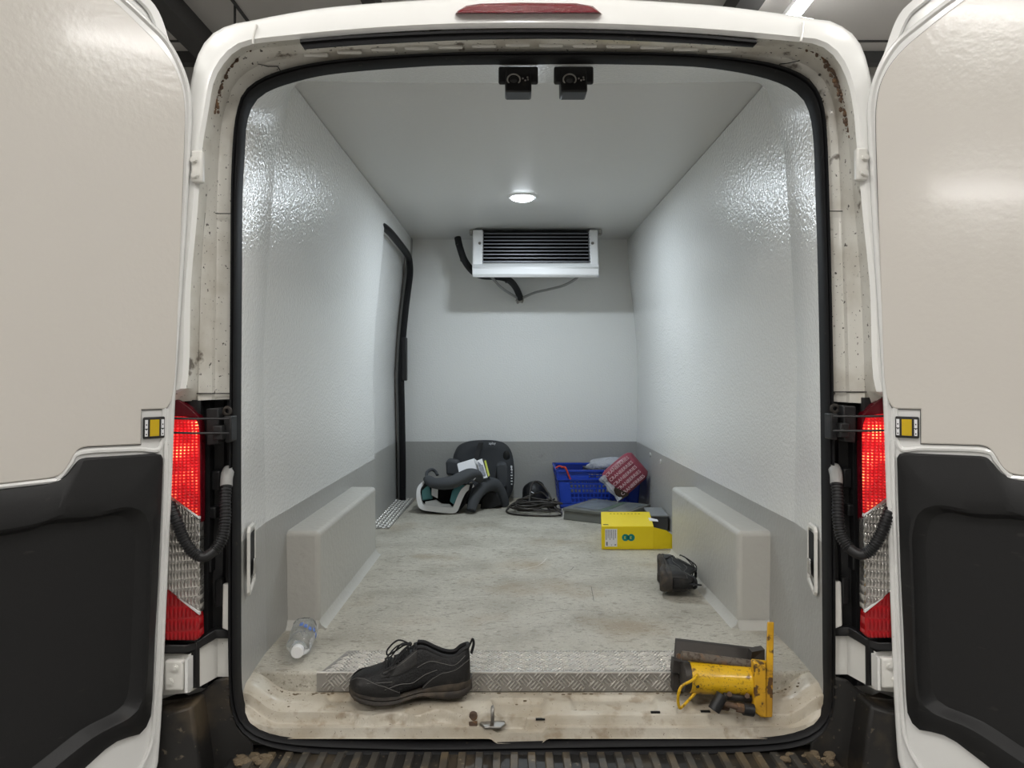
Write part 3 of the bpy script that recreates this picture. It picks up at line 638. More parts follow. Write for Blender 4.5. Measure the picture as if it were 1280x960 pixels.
def rear_door(side, top, bot, d, th):
    A = P(*top, d); B = P(*bot, d); a = math.radians(th)
    u = V((math.cos(a) * (1 if side == 'left' else -1), -math.sin(a), 0)); v = (A - B).normalized()
    n = u.cross(v).normalized()
    if n.dot(CAM - A) < 0: n = -n
    v = n.cross(u).normalized(); v = v if v.z > 0 else -v
    D = lambda p, w: A + u * p[0] + v * p[1] + n * w
    b = MB()
    grow = [(x - .006, y + .028 * smooth((y + .05) / .12) + .05 * smooth((y - .09) / .06)) for x, y in DOOR_EDGE]
    b.loft([[D(p, -.066) for p in grow], [D(p, -.056) for p in grow], [D(p, -.056) for p in offset_poly(grow, .02)], [D(p, -.062) for p in offset_poly(grow, .024)]], True, True, False)
    b.loft([[D(p, -.058) for p in DOOR_EDGE], [D(p, -.012) for p in DOOR_EDGE], [D(p, -.003) for p in offset_poly(DOOR_EDGE, .003)], [D(p, 0) for p in offset_poly(DOOR_EDGE, .007)], [D(p, 0) for p in offset_poly(DOOR_EDGE, .012)], [D(p, -.005) for p in offset_poly(DOOR_EDGE, .017)]], True, False, True)
    t = b.build('rear_door', M['doorwhite'], van, sharp=40)
    tag(t, '%s rear door, swung open, white with black lower trim' % side)
    b = MB(); b.loft([[D(p, -.006) for p in PANEL], [D(p, -.0005) for p in PANEL], [D(p, .001) for p in offset_poly(PANEL, .0025)]], True, False, True)
    b.build('liner_panel', M['doorpanel'], t, sharp=30)
    b = MB(); b.loft([[D(p, -.004) for p in offset_poly(PANEL, -.0022)], [D(p, -.0035) for p in PANEL]]); b.build('panel_gap', M['beam'], t)
    c = (.40, -1.20); angs = sorted(set([math.atan2(y - c[1], x - c[0]) for x, y in TRIM] + [2 * math.pi * k / 120 - math.pi for k in range(120)]))
    T, K = star(TRIM, c, angs), star(dense(POCKET + POCKET[:1], 4)[:-1], c, angs)
    mix = lambda f: [(lerp(p[0], q_[0], f), lerp(p[1], q_[1], f)) for p, q_ in zip(T, K)]
    b = MB()
    ins = offset_poly(T, .004)
    b.loft([[D(p, -.006) for p in T], [D(p, .003) for p in T], [D(p, .006) for p in star(offset_poly(TRIM, .004), c, angs)], [D(p, .012) for p in mix(.35)], [D(p, .021) for p in mix(.75)], [D(p, .021) for p in mix(.93)], [D(p, .017) for p in K], [D((lerp(c[0], p[0], .955), lerp(c[1], p[1], .965)), .001) for p in K], [D((lerp(c[0], p[0], .93), lerp(c[1], p[1], .95)), -.003) for p in K]], True, False, True)
    b.build('lower_trim', M['trim'], t, sharp=25)
    # pressed ridge on the white edge beside the trim
    b = MB(); b.tube(crom([D((.052 + .0 , -.80), -.004), D((.054, -1.0), -.004), D((.060, -1.2), -.004), D((.067, -1.42), -.004), D((.078, -1.52), -.004), D((.13, -1.60), -.004)], 5), .006, 8); b.build('edge_ridge', M['doorwhite'], t)
    # moulded lip that follows the panel step
    b = MB(); b.tube(crom([D(p, -.006) for p in ((.058, -.70), (.064, -.812), (.12, -.814), (.235, -.812), (.258, -.834), (.283, -.864), (.32, -.867), (.74, -.872))], 5), .0065, 8); b.build('step_ridge', M['doorwhite'], t)
    s0 = (.0585, .1085, -.7915, -.7415)
    rect = lambda x0, x1, y0, y1, w: [D(p, w) for p in ((x0, y0), (x1, y0), (x1, y1), (x0, y1))]
    b = MB(); b.prism(rect(*s0, -.002), n * .006); st = b.build('reflector_sticker', M['ink'], t, bevel=.003)
    b = MB(); b.prism(rect(s0[0] + .0145, s0[1] - .0145, s0[2] + .006, s0[3] - .006, .004), n * .0008); o = b.build('reflector', M['sticker'], t)
    for x0 in (s0[0] + .003, s0[1] - .0095):
        b = MB()
        for y0, y1 in ((s0[2] + .006, s0[2] + .022), (s0[2] + .024, s0[3] - .006)): b.prism(rect(x0, x0 + .0065, y0, y1, .004), n * .0006)
        b.build('label_strip', M['paper'], t)
        b = MB()
        for k in range(3): b.prism(rect(x0 + .002, x0 + .0045, s0[2] + .009 + k * .011, s0[2] + .012 + k * .011, .0046), n * .0003)
        b.build('label_mark', M['ink'], t)
    return D
DL_ = rear_door('left', (243, 130), (207, 940), 1.74, 128)
DR_ = rear_door('right', (1082, 130), (1124, 940), 1.74, 140)

# lamps, hinges, straps, conduits beside the opening
def lamp_side(s):
    nm = 'left' if s < 0 else 'right'
    def X(px, py, d):      # mirror of the left-hand pixel layout for the right-hand side
        return P(px, py, d) if s < 0 else P(1329 - px + (py - 640) * .012, py - 3, d)
    # black surround between lamp and seal
    prof = [(289, 1.872), (284, 1.868), (280, 1.885), (268, 1.88), (262, 1.85), (254, 1.85), (251, 1.805), (247, 1.797), (236, 1.795), (205, 1.81), (185, 1.84)]
    b = MB(); b.loft([[X(px - (2 if y > 700 else 0), y, d) for px, d in prof] for y in (500, 560, 640, 720, 800, 860)], False)
    sr = tag(b.build('lamp_surround', M['black'], van, sharp=30), 'black plastic beside the %s tail lamp' % nm)
    for c, sz in (((272, 600), (.022, .03, .05)), ((268, 640), (.018, .03, .03)), ((276, 740), (.02, .03, .07)), ((264, 700), (.012, .03, .06))):
        b = MB(); b.box(X(*c, 1.868), sz); b.build('plastic_rib', M['black'], sr, bevel=.004)
    b = MB(); b.prism([X(278, 730, 1.85), X(288, 730, 1.85), X(288, 790, 1.85), X(277, 786, 1.85)], (0, .02, 0)); b.build('body_flange', M['jambclean'], sr, bevel=.004)
    # tail lamp in its sections
    tl = van; 
    root = bpy.data.objects.new('tail_lamp', None); COL.objects.link(root); root.parent = van; root['origin'] = X(240, 650, 1.78); root.location = V(root['origin']) - V(van['origin'])
    tag(root, '%s tail lamp, lit red in its upper part' % nm)
    def slab(poly, name, m, d0=1.765, th=.03, bev=.004):
        b = MB(); b.prism([X(px, py, d0 + .018 * smooth((px - 236) / 14)) for px, py in poly], (0, th, 0)); return b.build(name, M[m], root, bevel=bev)
    slab([(195, 480), (224, 500), (236, 510), (249, 521), (250.5, 536), (250.5, 655), (246, 655), (195, 615)], 'red_housing', 'redlensdark', 1.771)
    slab([(195, 520), (228, 521), (243, 524), (246, 532), (248, 545), (248.5, 646), (219, 624), (195, 606)], 'lit_red_lens', 'taillit', 1.764, .012, .003)
    slab([(195, 609), (219, 627.5), (249, 650), (249.5, 767), (217, 742), (195, 725)], 'clear_lens', 'tailclear')
    slab([(195, 727), (215, 740), (248.5, 769), (249.5, 798), (244, 801), (195, 801)], 'lower_red_lens', 'taillow')
    for p0, p1, w in (((195, 607.5), (249, 648.5), 2.0), ((195, 725.5), (249, 768), 2.4)):
        slab([(p0[0], p0[1] - w), (p1[0], p1[1] - w), (p1[0], p1[1] + w * .4), (p0[0], p0[1] + w * .4)], 'bright_divider', 'silver', 1.762, .01, .0005)
    slab([(246.8, 652), (250, 652), (250, 766), (246.8, 766)], 'bright_edge', 'steel', 1.776, .02, .001)
    # shelf below the lamp and the painted corner under it
    b = MB(); pts = [(192, 806), (234, 806), (249, 800), (262, 791), (270, 787), (288, 787)]
    b.loft([[X(x, y, lerp(1.765, 1.86, i / 5)), X(x, y + 11, lerp(1.765, 1.86, i / 5)), X(x, y + 11, lerp(1.83, 1.9, i / 5)), X(x, y - 4, lerp(1.83, 1.9, i / 5))] for i, (x, y) in enumerate(pts)], True, True, True)
    b.build('lamp_shelf', M['black'], sr, bevel=.003)
    b = MB(); b.loft([[X(195, 812, 1.79), X(195, 870, 1.79)], [X(236, 818, 1.79), X(236, 866, 1.79)], [X(272, 797, 1.862), X(272, 846, 1.862)], [X(289, 797, 1.866), X(289, 846, 1.866)]], False)
    b.build('body_corner', M['jambclean'], sr, sharp=20)
    # lower and upper hinge
    for (x0, y0, x1, y1), bolts, d in (((205, 826, 229, 864), ((219, 835), (213, 852)), 1.752), ((238, 187, 252.5, 228), ((244, 219), (242.5, 200)), 1.738)):
        b = MB(); b.prism([X(x0, y0, d), X(x1, y0, d), X(x1, y1, d), X(x0, y1, d)], (0, .02, 0)); h = tag(b.build('door_hinge', M['jambclean'], van, bevel=.006, seg=3), 'white painted hinge of the %s rear door' % nm)
        for bx, by in bolts:
            b = MB(); b.disc(X(bx, by, d), (0, -1, 0), .0085, .004, 14); b.disc(X(bx, by, d - .004), (0, -1, 0), .005, .004, 8); b.build('hinge_bolt', M['jambclean'], h)
        if y0 > 500:
            b = MB(); b.prism([X(231, 825, d), X(234.5, 825, d), X(234.5, 866, d), X(231, 866, d)], (0, .03, 0)); b.build('hinge_flange', M['doorwhite'], h)
    # check strap
    b = MB(); b.prism([X(257, 511, 1.80), X(273, 510, 1.80), X(273, 536, 1.80), X(272, 555, 1.80), X(258, 557, 1.80)], (0, .05, 0)); b.prism([X(265, 532, 1.79), X(277, 532, 1.79), X(278, 550, 1.79), X(266, 550, 1.79)], (0, .03, 0))
    cs = tag(b.build('check_strap', M['black'], van, bevel=.003), 'black check strap of the %s rear door' % nm)
    b = MB(); b.prism([X(279, 520, 1.81), X(289, 520, 1.81), X(289, 552, 1.81), X(281, 554, 1.81)], (0, .04, 0)); b.build('strap_bracket', M['black'], cs, bevel=.003)
    for y in (523.5, 541.5):
        b = MB(); b.tube([X(205, y - 1, 1.758), X(240, y, 1.758), X(286, y, 1.80)], .0028, 8); b.build('strap_rod', M['black'], cs)
    b = MB(); c = X(284, 514, 1.83)
    b.tube([c + V((math.cos(a) * .009, 0, math.sin(a) * .009)) for a in [2 * math.pi * k / 16 for k in range(16)]], .0042, 6, closed=True); b.build('strap_eye', M['darksteel'], cs)
    # ribbed conduit from body to door
    path = crom([X(*q[:2], q[2]) for q in ((212, 630, 1.752), (221, 652, 1.742), (229, 672, 1.740), (241, 690, 1.742), (254, 696, 1.75), (268, 688, 1.765), (278, 672, 1.78), (281.5, 650, 1.795), (281.5, 625, 1.81), (283, 604, 1.825))], 24)
    n = len(path)
    def rr(t):
        k = t * (n - 1); ridge = .0013 if int(k) % 4 < 2 else -.0012
        if .40 < t < .56: ridge = -.0008
        return .0132 + ridge
    b = MB(); b.tube(path, rr, 14); cd_ = tag(b.build('wiring_conduit', M['black'], van, sharp=30), 'black ribbed wiring conduit to the %s rear door' % nm)
    b = MB(); b.tube(crom([X(283, 608, 1.822), X(283.5, 596, 1.835), X(286, 588, 1.86)], 5), .0150, 14); b.build('conduit_boot', M['hose'], cd_)
lamp_side(-1); lamp_side(1)

# rear bumper with its ribbed step
bump = bpy.data.objects.new('rear_bumper', None); COL.objects.link(bump); bump.parent = van; bump['origin'] = Q(0, 1.75, -1.0); bump.location = V(bump['origin']) - V(van['origin'])
tag(bump, 'black ribbed plastic bumper step below the sill')
b = MB(); b.hexa([Q(-.76, 1.60, -1.20), Q(.76, 1.60, -1.20), Q(.76, 1.90, -1.20), Q(-.76, 1.90, -1.20), Q(-.76, 1.60, -.955), Q(.76, 1.60, -.955), Q(.76, 1.90, -.948), Q(-.76, 1.90, -.948)]); b.build('bumper_body', M['bumper'], bump, bevel=.012, seg=3)
k = 0; x = -.70
me0 = None
while x < .71:
    wdt = .0125; rise = .010
    b = MB(); zt = -.946
    b.hexa([Q(x - wdt, 1.615, -.96), Q(x + wdt, 1.615, -.96), Q(x + wdt, 1.845, -.955), Q(x - wdt, 1.845, -.955), Q(x - wdt + .004, 1.618, zt), Q(x + wdt - .004, 1.618, zt), Q(x + wdt - .004, 1.842, zt + .004), Q(x - wdt + .004, 1.842, zt + .004)])
    b.build('step_rib', M['rib'], bump)
    x += .0435
for s in (-1, 1):
    X = (lambda px, py, d: P(px, py, d)) if s < 0 else (lambda px, py, d: P(1329 - px, py, d))
    b = MB(); poly = [(150, 880), (205, 876), (244, 870), (258, 860), (270, 849), (288, 845), (289, 882), (297, 908), (316, 928), (322, 975), (200, 1010), (150, 1000)]
    b.loft([[X(x, y, 1.93) for x, y in poly], [X(x, y, 1.845 - .06 * smooth((262 - x) / 55)) for x, y in poly]], True, True, True)
    b.prism([X(150, 905, 1.77), X(205, 886, 1.77), X(214, 890, 1.76), X(240, 882, 1.765), X(252, 975, 1.755), X(232, 1030, 1.75), X(150, 1030, 1.75)], (0, .1, 0))
    b.build('bumper_corner', M['bumper'], bump, bevel=.008, seg=3)
    for q in ((285, 858), (285, 871), (290, 898)):
        b = MB(); b.disc(X(*q, 1.846), (0, -1, 0), .004, .004, 10); b.build('bumper_clip', M['darksteel'], bump)
b = MB(); rs = random.Random(3)
for k in range(110):
    sx = rs.choice((-1, -1, 1)); px = (294 + rs.random() ** 1.6 * 70 if sx < 0 else 1040 - rs.random() ** 1.6 * 60)
    d = 1.79 + rs.random() * .05; r = .0016 + rs.random() ** 4 * .011
    c = P(px, 940, d); c.z = CAM.z - .95 + r * .5
    b.ball(c, r, 8, 1 + rs.random() * .5, 1, .75)
tag(b.build('road_grit', M['stone'], bump, sharp=20), 'brown grit and pebbles lying in the bumper corners', None, None, 'stuff')

# sliding side door behind the left lining
sd = bpy.data.objects.new('side_door', None); COL.objects.link(sd); sd.parent = van; sd['origin'] = Q(-.8, 4.3, FZ); sd.location = V(sd['origin']) - V(van['origin'])
tag(sd, 'closed side door of the load bay seen edge-on beyond the left lining')
def sdx(z): return -(hw(z, 4.6) + .07)
for z0, z1, m, nm in ((BAND, .80, 'lining', 'door_panel'), (FZ - .03, BAND, 'grey', 'lower_panel')):
    b = MB(); zz = [lerp(z0, z1, k / 8) for k in range(9)]
    b.loft([[Q(sdx(z), d, z) for z in zs_] for d, zs_ in ((3.6, zz), (4.85, zz))], False); o = b.build(nm, M[m], sd, recalc=False)
    thicken(o, .03, -1)
b = MB(); b.tube(crom([Q(sdx(-.19) + .004, 3.8, -.15), Q(sdx(-.2) + .004, 4.2, -.175), Q(sdx(-.22) + .004, 4.4, -.215), Q(sdx(-.22) + .004, 4.65, -.215)], 5), .006, 6); b.tube(crom([Q(sdx(-.24) + .004, 3.8, -.20), Q(sdx(-.25) + .004, 4.2, -.225), Q(sdx(-.26) + .004, 4.4, -.245), Q(sdx(-.26) + .004, 4.65, -.245)], 5), .005, 6); b.build('pressed_line', M['hose'], sd)
for (z0, z1, d0, d1, m) in ((-.52, -.36, 4.52, 4.58, 'jambclean'), (-.075, -.06, 4.5, 4.56, 'ink'), (-.70, -.60, 4.60, 4.62, 'hose')):
    b = MB(); b.box(Q(sdx((z0 + z1) / 2) + .006, (d0 + d1) / 2, (z0 + z1) / 2), (.012, d1 - d0, z1 - z0)); b.build('door_latch', M[m], sd, bevel=.003)
path = crom([Q(-(hw(FZ) - .006), 4.76, FZ + .006)] + [Q(-(hw(z, 4.76) - .010), 4.76, z) for z in (-.6, -.42, -.2, 0, .2, .4, .55)] + [Q(-(hw(.66, 4.7) - .014), 4.745, .665), Q(-(hw(.72, 4.7) - .014), 4.69, .735), Q(-(hw(.75, 4.6) - .012), 4.6, .77), Q(-(hw(.77, 4.3) - .004), 4.3, .79), Q(-(hw(.77, 4) + .004), 3.95, .80), Q(-(hw(.77, 4) + .035), 3.75, .80)], 6)
b = MB(); b.tube(path, .021, 10); b.build('door_seal', M['rubber'], sd)
b = MB(); b.tube(path[10:30], .030, 8); 
b = MB(); b.prism([Q(-.768, 4.735, -.02), Q(-.735, 4.735, -.02), Q(-.735, 4.735, .26), Q(-.765, 4.735, .26)], (0, .05, 0)); b.build('latch_cover', M['black'], sd, bevel=.006)
# pillar strip between the side door and the bulkhead, and the lining above the door
b = MB(); zz = [lerp(FZ - .03, CZ, k / 12) for k in range(13)]
b.loft([[Q(-(hw(z, 4.78) + .004), 4.772, z) for z in zz], [Q(-(hw(z, 4.78) - .004), 4.785, z) for z in zz], [Q(-(hw(z, 4.87) - .0), 4.872, z) for z in zz]], False); o = b.build('door_pillar', M['hose'], van, recalc=False)
thicken(o, .03, 1)
b = MB(); zz = [lerp(.79, CZ, k / 4) for k in range(5)]
b.loft([[Q(-hw(z, d), d, z) for z in zz] for d in (3.85, 4.2, 4.5, 4.87)], False); o = b.build('door_header', M['lining'], van, recalc=False)
thicken(o, .05, 1)

# ------------------------------------------------------------------ fittings of the load bay
lp = thing('ceiling_lamp', Q(.0, 3.72, CZ + .008), 'round cool white LED lamp set in the load bay ceiling', 'lamp')
b = MB(); c = Q(0, 3.72, CZ + .010); b.cyl(c, c - V((0, 0, .012)), .074, .070, 32); b.build('rim', M['white'], lp)
b = MB(); b.ball(c - V((0, 0, .012)), .058, 20, 1, 1, -.30, 0); b.build('lens', M['lamp'], lp)
ld = bpy.data.lights.new('bay_light', 'AREA'); ld.shape = 'DISK'; ld.size = .11; ld.energy = VAN_LAMP; ld.color = (.83, .925, 1); ld.spread = math.radians(180)
lo = bpy.data.objects.new('bay_light', ld); COL.objects.link(lo); lo.parent = lp; lo.location = (0, 0, -.042)

ev = thing('evaporator_unit', Q(.09, 4.5, .62), 'white cooling unit with dark fins under the ceiling before the bulkhead', 'cooling unit')
EX0, EX1 = -.292, .470
def evf(z): return lerp(4.40, 4.50, (z - .61) / .30)     # front slope
b = MB()
prof = [(4.425, .605), (4.40, .618), (4.392, .66), (4.405, .682), (4.425, .695), (4.62, .70), (4.78, .68), (4.78, .655), (4.46, .612)]
b.loft([[Q(x, d, z) for d, z in prof] for x in (EX0, EX0 + .006, EX1 - .006, EX1)], True, True, True)
b.build('front_lip', M['white'], ev, bevel=.008, seg=3)
for xa, xb in ((EX0, EX0 + .062), (EX1 - .052, EX1)):
    pf = [(4.40, .63), (4.405, .68), (4.47, .905), (4.78, .905), (4.78, .655), (4.43, .607)]
    b = MB(); b.loft([[Q(x, d, z) for d, z in pf] for x in (xa, xb)], True, True, True); e_ = b.build('end_cap', M['white'], ev, bevel=.010, seg=3)
    b = MB(); b.disc(Q((xa + xb) / 2 + (.012 if xa < 0 else -.008), 4.445, .815), (0, -1, .28), .009, .005, 12); b.build('screw', M['steel'], e_)
b = MB(); b.hexa([Q(EX0 + .06, 4.50, .69), Q(EX1 - .05, 4.50, .69), Q(EX1 - .05, 4.76, .69), Q(EX0 + .06, 4.76, .69), Q(EX0 + .06, 4.53, .90), Q(EX1 - .05, 4.53, .90), Q(EX1 - .05, 4.76, .90), Q(EX0 + .06, 4.76, .90)]); b.build('fin_core', M['deep'], ev)
for k in range(9):
    z = .700 + k * .0225; d = lerp(4.415, 4.475, k / 8)
    b = MB(); b.hexa([Q(EX0 + .06, d, z - .003), Q(EX1 - .05, d, z - .003), Q(EX1 - .05, d + .05, z + .010), Q(EX0 + .06, d + .05, z + .010), Q(EX0 + .06, d, z + .0035), Q(EX1 - .05, d, z + .0035), Q(EX1 - .05, d + .05, z + .013), Q(EX0 + .06, d + .05, z + .013)]); b.build('fin', M['slat'], ev)
b = MB(); b.tube(crom([P(572, 297, 4.62), P(575, 310, 4.6), P(581, 326, 4.58), P(592, 340, 4.58), P(604, 345, 4.58), P(622, 346, 4.60), P(636, 350, 4.66), P(645, 360, 4.76), P(650.5, 373, 4.85)], 6), .0215, 10); b.build('insulated_pipe', M['softblack'], ev)
for px, py in ((571, 305), (577, 325), (633, 352)):
    b = MB(); c = P(px, py, 4.585); b.box(c, (.016, .05, .012)); b.build('cable_tie', M['softblack'], ev)
for pts in ([(612, 343, 4.47), (616, 348, 4.52), (625, 358, 4.6), (636, 366, 4.72), (648, 373, 4.85)], [(725, 342, 4.47), (719, 349, 4.52), (704, 357, 4.6), (685, 362, 4.68), (668, 366, 4.76), (652, 373, 4.85)]):
    b = MB(); b.tube(crom([P(*q) for q in pts], 6), .0085, 8); b.build('drain_hose', M['hose'], ev)
    b = MB(); b.cyl(P(*pts[0]) + V((0, 0, .02)), P(*pts[0]) - V((0, 0, .012)), .013, .010, 12); b.build('hose_spigot', M['white'], ev)
b = MB(); b.disc(P(649, 376, 4.868), (0, -1, 0), .043, .006, 24); pd = b.build('wall_gland', M['lining'], ev)
b = MB(); b.tube([P(645, 374, 4.855), P(654, 377, 4.855)], .012, 8); b.tube([P(654, 373, 4.852), P(646, 379, 4.852)], .008, 8); b.build('clip', M['steel'], ev)
for px, s in ((589, -1), (750, 1)):
    b = MB(); b.box(P(px, 291, 4.53), (.02, .05, .028)); b.build('mounting_bracket', M['steel'], ev, bevel=.003)

def reversing_camera(x, lab, skew):
    d, z = 1.955, .820
    t = thing('reversing_camera', Q(x, d, z), lab, 'camera', 'cameras under the roof edge')
    mm = Matrix.Rotation(math.radians(-28), 3, 'X')
    b = MB(); b.box(Q(x, d - .030, z - .026), (.104, .014, .046)); b.build('mounting_plate', M['black'], t, bevel=.005)
    b = MB(); b.hexa([Q(x - .034, d - .055, z - .078), Q(x + .034, d - .055, z - .078), Q(x + .035, d + .02, z - .072), Q(x - .035, d + .02, z - .072), Q(x - .035, d - .035, z - .004), Q(x + .035, d - .035, z - .004), Q(x + .036, d + .02, z), Q(x - .036, d + .02, z)]); b.build('camera_body', M['black'], t, bevel=.005)
    c = Q(x - .012, d - .046, z - .044)
    b = MB(); b.tube([c + V((math.cos(a) * .0165, -.003 - .004 * math.sin(a), math.sin(a) * .0125)) for a in [2 * math.pi * k / 20 for k in range(20)]], .0022, 6, closed=True); l = b.build('lens_ring_glint', M['steel'], t)  # metal ring shaped after the round reflection in the lens
    b = MB(); b.ball(c + V((0, .004, 0)), .0125, 14, 1, .9, .85); b.build('lens', M['trim'] if False else M['ink'], t)
    b = MB()
    for k, (dx, dz) in enumerate(((.024, -.002), (.031, .0), (.018, .003), (.030, .006))): b.ball(Q(x - .0 + dx - .006, d - .049, z - .044 + dz), .0026, 8)
    b.build('lens_glint', M['steel'], t)  # steel beads stand in for small reflections on the camera
reversing_camera(-.0365, 'black reversing camera under the roof edge, nearer the left pillar', 0)
reversing_camera(.109, 'black reversing camera under the roof edge, nearer the right pillar', 1)

# ------------------------------------------------------------------ loose things in the load bay
def shoe(name, origin, Mx, label, L=.30, mirror=1):
    """low work shoe; local x from toe (0) to heel (L), y across, z up"""
    t = thing(name, origin, label, 'shoe'); O = V(origin)
    G = lambda x, y, z: O + Mx @ V((x, y * mirror, z))
    wid = [(0, .008), (.03, .028), (.08, .041), (.2, .050), (.32, .050), (.5, .041), (.62, .036), (.78, .037), (.9, .036), (.96, .029), (1, .012)]
    cen = [(0, .006), (.2, .004), (.45, -.003), (.7, 0), (1, 0)]
    bot = [(0, .026), (.05, .014), (.12, .006), (.25, .001), (.38, .002), (.48, .012), (.58, .016), (.66, .012), (.74, .006), (.88, .004), (.95, .010), (1, .022)]
    sol = [(0, .044), (.08, .034), (.25, .026), (.4, .026), (.55, .034), (.75, .044), (.9, .046), (1, .048)]
    top = [(0, .052), (.03, .064), (.08, .073), (.16, .082), (.26, .090), (.36, .104), (.46, .122), (.54, .140), (.58, .146), (.64, .138), (.72, .122), (.80, .112), (.86, .112), (.91, .124), (.95, .131), (.985, .128), (1, .11)]
    st = [0, .02, .05, .1, .16, .22, .28, .34, .4, .46, .52, .58, .64, .7, .76, .82, .88, .93, .965, .99]
    # sole with a shallow welt groove
    b = MB(); loops = []
    for s_ in st + [1.0]:
        w, c, z0, z1 = (interp(s_, q) for q in (wid, cen, bot, sol)); x = s_ * L; wo = w + .004
        zm = lerp(z0, z1, .45)
        loops.append([G(x, c - wo * .88, z0), G(x, c - wo * 1.02, z0 + .006), G(x, c - wo * 1.0, zm), G(x, c - wo * .94, zm + .003), G(x, c - wo * 1.03, zm + .007), G(x, c - wo, z1), G(x, c + wo, z1), G(x, c + wo * 1.03, zm + .007), G(x, c + wo * .94, zm + .003), G(x, c + wo, zm), G(x, c + wo * 1.02, z0 + .006), G(x, c + wo * .88, z0)])
    b.loft(loops, True, True, True); sl = b.build('sole', M['sole'], t, sharp=50)
    b = MB()
    for s_ in [.06 + k * .042 for k in range(22)]:
        if .44 < s_ < .64: continue
        w, c, z0 = (interp(s_, q) for q in (wid, cen, bot))
        for y in (-1, 1):
            p = [(s_ * L - .004, c + y * w * .45), (s_ * L + .004, c + y * w * .45), (s_ * L + .004, c + y * w * .9), (s_ * L - .004, c + y * w * .9)]
            b.hexa([G(x, yy, z0 - .0004) for x, yy in p] + [G(x, yy, z0 + .008) for x, yy in p])
    tag(b.build('tread_lugs', M['sole'], sl), kind='stuff')
    # upper with an opening for the foot
    b = MB(); loops = []
    for s_ in st:
        w, c, z1, zt = (interp(s_, q) for q in (wid, cen, sol, top)); x = s_ * L
        op = smooth((s_ - .50) / .10) * (1 - smooth((s_ - .93) / .05)); ins = lerp(zt, .060, op)
        side = [(-.98, 0), (-1.02, .22), (-.99, .45), (-.90, .66), (lerp(-.74, -.72, op), lerp(.84, .92, op)), (lerp(-.56, -.62, op), lerp(.94, 1, op))]
        loop = [G(x, c + w * a_, lerp(z1 - .003, zt, e)) for a_, e in side]
        iw = lerp(.42, .52, op)
        for a_, f in ((-iw, .35), (-.3, .95), (-.1, 1), (.1, 1), (.3, .95), (iw, .35)): loop.append(G(x, c + w * a_, lerp(lerp(z1, zt, lerp(.985, .98, op)), ins, f * op) if op > .01 else lerp(z1 - .003, zt, 1 - (abs(a_) / .56) ** 2 * .06)))
        loop += [G(x, c - w * a_, lerp(z1 - .003, zt, e)) for a_, e in side[::-1]]
        loops.append(loop)
    b.loft(loops, True, True, True); b.build('upper', M['shoe'], t, sharp=60, subsurf=1)
    surf = lambda s_, e, sd, g=.0015: G(s_ * L, interp(s_, cen) + sd * (interp(s_, wid) * interp(e, [(0, .98), (.22, 1.02), (.45, .99), (.66, .90), (.84, .76), (.94, .62), (1, .60)]) + g), lerp(interp(s_, sol) - .003, interp(s_, top), e) + g * .5)
    # padded collar
    b = MB(); ring_ = [surf(s_, .98, -1, -.002) for s_ in (.56, .62, .7, .78, .86, .92)] + [G(.968 * L, -.012, .130), G(.975 * L, 0, .131), G(.968 * L, .012, .130)] + [surf(s_, .98, 1, -.002) for s_ in (.92, .86, .78, .7, .62, .56)]
    b.tube(crom(ring_, 5), .0055, 8); b.build('collar', M['softblack'], t)
    # overlays: toe cap, heel counter and lace stays; stitched lines
    for sd in (-1, 1):
        for nm, m, pts in (('toe_cap', 'shoe2', [(.01, .05, .95), (.07, .02, .98), (.14, .02, .84), (.22, .02, .62), (.30, .02, .46), (.36, .02, .30), (.42, .02, .16)]),
                           ('heel_counter', 'shoe2', [(.60, .02, .10), (.68, .02, .30), (.76, .02, .48), (.84, .02, .55), (.92, .02, .60), (.985, .02, .70)]),
                           ('lace_stay', 'shoe2', [(.27, .74, .90), (.34, .68, .90), (.42, .62, .90), (.5, .60, .93), (.56, .62, .95)])):
            b = MB(); pp = [(lerp(a0[0], a1[0], k / 3), lerp(a0[1], a1[1], k / 3), lerp(a0[2], a1[2], k / 3)) for a0, a1 in zip(pts, pts[1:]) for k in range(3)] + [pts[-1]]
            b.loft([[surf(s_, lerp(lo_, hi_, k / 6), sd, .0016) for k in range(7)] for s_, lo_, hi_ in pp], False); o = b.build(nm, M[m], t)
            thicken(o, .0016, 0)
            b = MB(); b.tube([surf(s_, hi_ - .05, sd, .0028) for s_, lo_, hi_ in pp], .0007, 5); b.build('stitching', M['stitch'], t)
        for pts in ([(.56, .55), (.66, .70), (.76, .74), (.86, .70), (.95, .78)], [(.30, .30), (.42, .35), (.52, .25), (.62, .36), (.72, .52)], [(.16, .60), (.26, .58), (.36, .50)]):
            b = MB(); b.tube(crom([surf(s_, e, sd, .0022) for s_, e in pts], 5), .0009, 5); b.build('stitching', M['stitch'], t)
    # laces: five crossings and a loose bow
    b = MB()
    for k in range(5):
        s_ = .31 + k * .055
        a, c_ = surf(s_, .93, -1, .002), surf(s_ + .03, .93, 1, .002); m_ = (a + c_) / 2 + Mx @ V((0, 0, .008))
        b.tube(crom([a, m_, c_], 4), .0024, 6)
        a, c_ = surf(s_ + .03, .93, -1, .002), surf(s_, .93, 1, .002); m_ = (a + c_) / 2 + Mx @ V((0, 0, .010))
        b.tube(crom([a, m_, c_], 4), .0024, 6)
    k0 = (.50 * L, 0, .142)
    for sg in (-1, 1):
        b.tube(crom([G(*k0), G(.40 * L, sg * .022, .146), G(.31 * L, sg * .040, .118), G(.30 * L, sg * .050, .098), G(.36 * L, sg * .050, .106), G(.44 * L, sg * .030, .128), G(*k0)], 6), .0023, 6)
        b.tube(crom([G(*k0), G(.42 * L, sg * .036, .130), G(.33 * L, sg * .055, .092), G(.28 * L, sg * .050, .088)], 6), .0022, 6)
